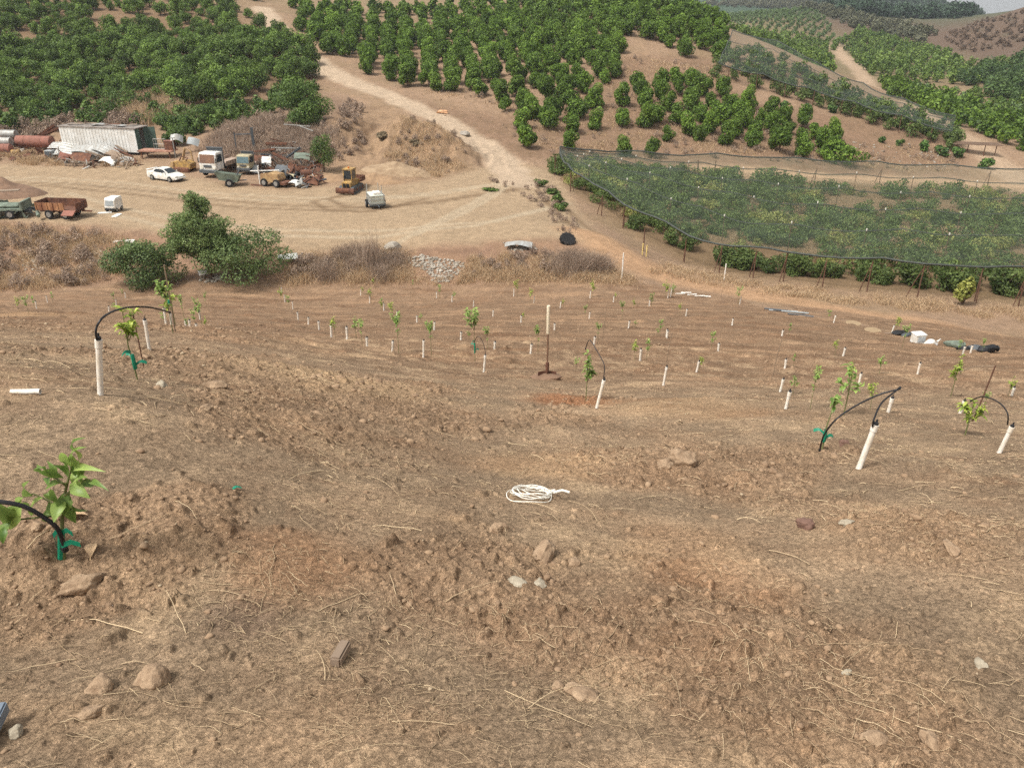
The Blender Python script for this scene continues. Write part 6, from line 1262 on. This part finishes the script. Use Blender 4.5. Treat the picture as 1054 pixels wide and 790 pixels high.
# ---- stones and clods one can point at
SOILC = mat('clod_soil', (160,136,109), .95, .3, 16, bump=1., c2=(128,105,82)); STONEG = mat('grey_stone', (168,158,138), .9, .25, 12, bump=.6, c2=(140,128,108)); STONEB = mat('brown_stone', (118,90,76), .85, .3, 12, bump=.4)
for k, (px, py, wpx, m, sq, nm, lab) in enumerate([(160,708,19,SOILC,(1,.85,.7),'clod','biggest rounded clod in the lower left foreground'),(106,716,17,SOILC,(1,.8,.65),'clod','flat clod just left of the biggest clod'),(97,744,13,SOILC,(.8,1,.6),'clod','oblong clod below the flat one, lower left'),(87,612,24,SOILC,(1.2,.6,.5),'clod','long overhanging clod below the near sapling'),(560,575,17,SOILC,(1.2,.7,.5),'clod','smooth oval clod below the white twine'),(590,583,9,SOILC,(1,.8,.6),'clod','small clod just right of the smooth oval one'),(512,548,11,SOILC,(1,.9,.7),'clod','angular clod left of and below the white twine'),
  (556,606,8,STONEG,(1,.9,.7),'stone','pale square stone below the smooth oval clod'),(532,607,10,STONEG,(1.2,.8,.45),'stone','flat pale stone left of the pale square stone'),(828,546,10,STONEB,(1,.95,.9),'stone','round dark reddish stone in the right middle ground'),(977,571,11,SOILC,(1.3,.7,.5),'clod','lone brown clod at the far right middle'),(600,706,17,SOILC,(1.1,.9,.5),'clod','low wide clod at bottom centre'),(574,700,9,SOILC,(1,.8,.6),'clod','clod left of the low wide one at bottom'),(872,690,6,STONEG,(.6,1.1,.6),'stone','upright grey stone in the lower right foreground'),(700,486,16,SOILC,(1,.9,.7),'clod','large clod on the crest of the dug mound'),(684,489,10,SOILC,(1,.9,.7),'clod','smaller clod left on the dug mound'),
  (167,399,8,STONEG,(1.1,.8,.7),'stone','grey blocky stone beside the sapling under the arching hose'),(222,401,11,SOILC,(1.2,.8,.5),'clod','brown clod right of the grey blocky stone'),(212,421,8,SOILC,(1.2,.8,.5),'clod','tan clod below and right of the grey stone'),(868,461,7,STONEB,(1,.9,.9),'stone','black lump between the taped sapling and thick riser'),(870,545,7,STONEG,(1.3,.8,.5),'stone','small grey stone right of the dark reddish stone'),(1010,684,8,STONEG,(1.2,.8,.5),'stone','greenish grey stone at the right edge'),(960,762,14,SOILC,(1.1,.9,.6),'clod','clod cluster lump at the bottom right'),(900,755,15,SOILC,(1.2,.8,.5),'clod','wide clod at the bottom right corner area'),(20,766,10,STONEG,(1,.8,.7),'stone','pale grey stone in the bottom left corner'),(42,556,8,SOILC,(1,.8,.7),'clod','grey clod left of the near sapling base')]):
    p = at(px, py); d0 = p.y*CP-p.z*SP; boulder(px, py, wpx*.95*d0/FPX, m, lab, 300+k, sq, 4, nm, nm, .36)
e = empty('wood_chunk', at(351,678), 1.4, (0,.1,0), 'weathered chunk of wood standing in the soil, lower centre left', 'wood'); b = MB(); b.cbox((0,0,.03),(.13,.05,.05)); b.build('chunk', PLANK, e, bevel=.008)

# ---- loose clods, chips and straw
def near_points(n, seed, ymax=34, pw=1.):
    g = np.random.default_rng(seed); px = g.uniform(-80, 1134, n*2); py = 330+(820-330)*g.uniform(0, 1, n*2)**pw
    # world sample with density falling with distance
    y = np.exp(g.uniform(math.log(1.3), math.log(ymax), n*2)); x = g.uniform(-.78, .78, n*2)*(y+.6); m = rough(x, y)
    k = g.uniform(0, 1, n*2) < .07+.93*m**1.3; return np.column_stack([x, y])[k][:n]
g = np.random.default_rng(66)
SOILF = mat('loose_soil', (152,127,100), .95, .25, 9, c2=(122,99,77))
P = near_points(17000, 61); D = np.hypot(P[:,0], P[:,1])*1.12; sz = np.minimum(.10, np.maximum(.004, D/FPX*(.8+np.minimum(g.pareto(3.0, len(P)), 4)*1.1))); sz = np.minimum(sz, np.where(D < 6, .045, .055))
tag(scatter_rocks('soil_clods', P, sz, SOILF, 62, 2, .36, 14, (1,.85,.62), .6), 'loose clods of earth scattered over the near field', 'clods', kind='stuff')
P = near_points(300, 63); D = np.hypot(P[:,0], P[:,1])*1.12; sz = np.minimum(.05, D/FPX*(.8+g.pareto(3, len(P))))
tag(scatter_rocks('gravel', P, sz, mat('pale_chips',(172,152,124),.9,.3,3), 64, 1, .2, 8), 'pale stone chips lying in the near field', 'gravel', kind='stuff')
def straw(name, n, seed, ymax, lmin, lmax, lab, rmul=1., lift=.02, patch=0.):
    g = np.random.default_rng(seed); y = np.exp(g.uniform(math.log(1.3), math.log(ymax), n*3)); x = g.uniform(-.75, .75, n*3)*(y+.5)
    if patch: k = fbm(x, y, 1.6, 2, seed) > patch; x, y = x[k], y[k]
    x, y = x[:n], y[:n]; n = len(x); S_ = 6; a = g.uniform(0, 6.28, n); l = g.uniform(lmin, lmax, n)*g.uniform(.4,1,n); cv = g.normal(0, .45, n); kk = g.normal(0,.35,n); ph = g.uniform(0, 1, n)
    pts = np.zeros((n, S_+1, 3)); cx, cy, ca = x.copy(), y.copy(), a.copy()
    for i in range(S_+1):
        pts[:,i,0] = cx; pts[:,i,1] = cy; ca = ca+cv/S_+kk*math.sin(i*2.)*.5; cx = cx+np.cos(ca)*l/S_; cy = cy+np.sin(ca)*l/S_
    z = height(pts[:,:,0].ravel(), pts[:,:,1].ravel()).reshape(n, S_+1); z = np.maximum(z, (z[:,:1]+(z[:,-1:]-z[:,:1])*np.linspace(0,1,S_+1)[None]))
    pts[:,:,2] = z+.004+lift*np.abs(g.normal(0,1,n))[:,None]*np.sin(np.linspace(0,1,S_+1)[None]*math.pi*(.6+ph[:,None]))
    r = np.hypot(x, y)[:,None]/FPX*.42*rmul*g.uniform(.6,1.3,(n,1)); r = np.clip(r, .0008, .004); r = r*np.linspace(1,.5,S_+1)[None]
    t = np.gradient(pts, axis=1); t /= np.linalg.norm(t, axis=2)[:,:,None]+1e-9; up = np.array([0,0,1.]); s = np.cross(t, up); s /= np.linalg.norm(s, axis=2)[:,:,None]+1e-9; u = np.cross(s, t)
    ring = [pts+s*r[:,:,None], pts+u*r[:,:,None]*1.2, pts-s*r[:,:,None]]
    V = np.stack(ring, 2).reshape(-1,3); b_ = np.arange(n)[:,None]*(S_+1)*3+np.arange(S_)[None]*3
    F = np.concatenate([np.stack([b_+j, b_+(j+1)%3, b_+3+(j+1)%3, b_+3+j], -1).reshape(-1,4) for j in range(3)])
    T = np.repeat(np.clip(g.normal(.5,.3,n),0,1), (S_+1)*3); tag(mesh_arrays(name, V, F, STRAWL, tint=T), lab, 'straw', kind='stuff')
STRAWL = leafmat('dry_straw', (160,136,106), (216,192,154), .1, 0, .8)
straw('dry_straw', 1500, 91, 30, .06, .30, 'thin dry straw stems strewn over the near field', 1., .008, .02)
straw('dry_roots', 110, 92, 9, .2, .6, 'longer pale roots and stems lying on the near soil', 1.5, .03)
straw('straw_chaff', 8000, 93, 34, .02, .10, 'short broken chaff patches on the near field', .8, .006, .14)

# ------------------------------------------------------------------ camera, overcast light, air
cam = bpy.data.cameras.new('camera'); co = bpy.data.objects.new('camera', cam); COL.objects.link(co)
cam.sensor_fit = 'HORIZONTAL'; cam.sensor_width = 36; cam.lens = 36*FPX/1054; cam.clip_start = .05; cam.clip_end = 6000
co.location = (0, 0, 0); co.rotation_euler = (math.radians(90)-PITCH, 0, 0)
SC.camera = co
w = bpy.data.worlds.new('World'); SC.world = w; w.use_nodes = True
N = w.node_tree.nodes; L = w.node_tree.links; bg = N['Background']
EL, AZ = math.radians(58), math.radians(235)
sky = N.new('ShaderNodeTexSky'); sky.sky_type = 'NISHITA'; sky.sun_disc = False; sky.sun_elevation = EL; sky.sun_rotation = AZ; sky.air_density = 1.; sky.dust_density = 4.; sky.ozone_density = 1.
tv = N.new('ShaderNodeTexCoord'); sp = N.new('ShaderNodeSeparateXYZ'); L.new(tv.outputs['Generated'], sp.inputs[0]); mz = N.new('ShaderNodeMath'); mz.operation = 'MAXIMUM'; mz.inputs[1].default_value = .06; L.new(sp.outputs[2], mz.inputs[0])
cb = N.new('ShaderNodeCombineXYZ'); L.new(sp.outputs[0], cb.inputs[0]); L.new(sp.outputs[1], cb.inputs[1]); L.new(mz.outputs[0], cb.inputs[2]); L.new(cb.outputs[0], sky.inputs[0])
hs = N.new('ShaderNodeHueSaturation'); hs.inputs['Saturation'].default_value = .18
L.new(sky.outputs[0], hs.inputs['Color'])
# cloud deck: lifts and evens the clear-sky gradient, softly mottled
tc = N.new('ShaderNodeTexCoord'); nz = N.new('ShaderNodeTexNoise'); nz.inputs['Scale'].default_value = 3.; nz.inputs['Detail'].default_value = 5.; L.new(tc.outputs['Generated'], nz.inputs['Vector'])
mr = N.new('ShaderNodeMapRange'); mr.inputs['To Min'].default_value = .8; mr.inputs['To Max'].default_value = 1.2; L.new(nz.outputs['Fac'], mr.inputs['Value'])
mu = N.new('ShaderNodeVectorMath'); mu.operation = 'SCALE'; L.new(hs.outputs[0], mu.inputs[0]); L.new(mr.outputs[0], mu.inputs['Scale'])
L.new(mu.outputs[0], bg.inputs['Color']); bg.inputs['Strength'].default_value = .095
sun = bpy.data.lights.new('sun', 'SUN'); so = bpy.data.objects.new('sun', sun); COL.objects.link(so)
sun.energy = 1.5; sun.angle = math.radians(11); sun.color = (1, .97, .93)
d = Vector((math.sin(AZ)*math.cos(EL), math.cos(AZ)*math.cos(EL), math.sin(EL)))
so.rotation_euler = d.to_track_quat('Z', 'Y').to_euler()
def haze(density):
    me = bpy.data.meshes.new('haze'); b = MB(); b.box(-900, 900, -150, 2000, -420, 120)
    m = bpy.data.materials.new('air'); m.use_nodes = True; nt = m.node_tree; nt.nodes.clear()
    out = nt.nodes.new('ShaderNodeOutputMaterial'); v = nt.nodes.new('ShaderNodeVolumePrincipled')
    v.inputs['Color'].default_value = (.86, .90, .95, 1); v.inputs['Density'].default_value = density; v.inputs['Anisotropy'].default_value = .2
    nt.links.new(v.outputs[0], out.inputs['Volume'])
    o = b.build('haze', m); o['kind'] = 'stuff'; return o
if HAZE: haze(HAZE)
SC.render.engine = 'CYCLES'
SC.cycles.use_denoising = False; SC.cycles.use_adaptive_sampling = True; SC.cycles.adaptive_threshold = .01
SC.cycles.max_bounces = 6; SC.cycles.diffuse_bounces = 3; SC.cycles.transparent_max_bounces = 16; SC.cycles.volume_bounces = 0
SC.view_settings.view_transform = 'Standard'; SC.view_settings.look = 'None'; SC.view_settings.gamma = 1; SC.view_settings.exposure = EXPOSURE
SC.view_settings.use_curve_mapping = False
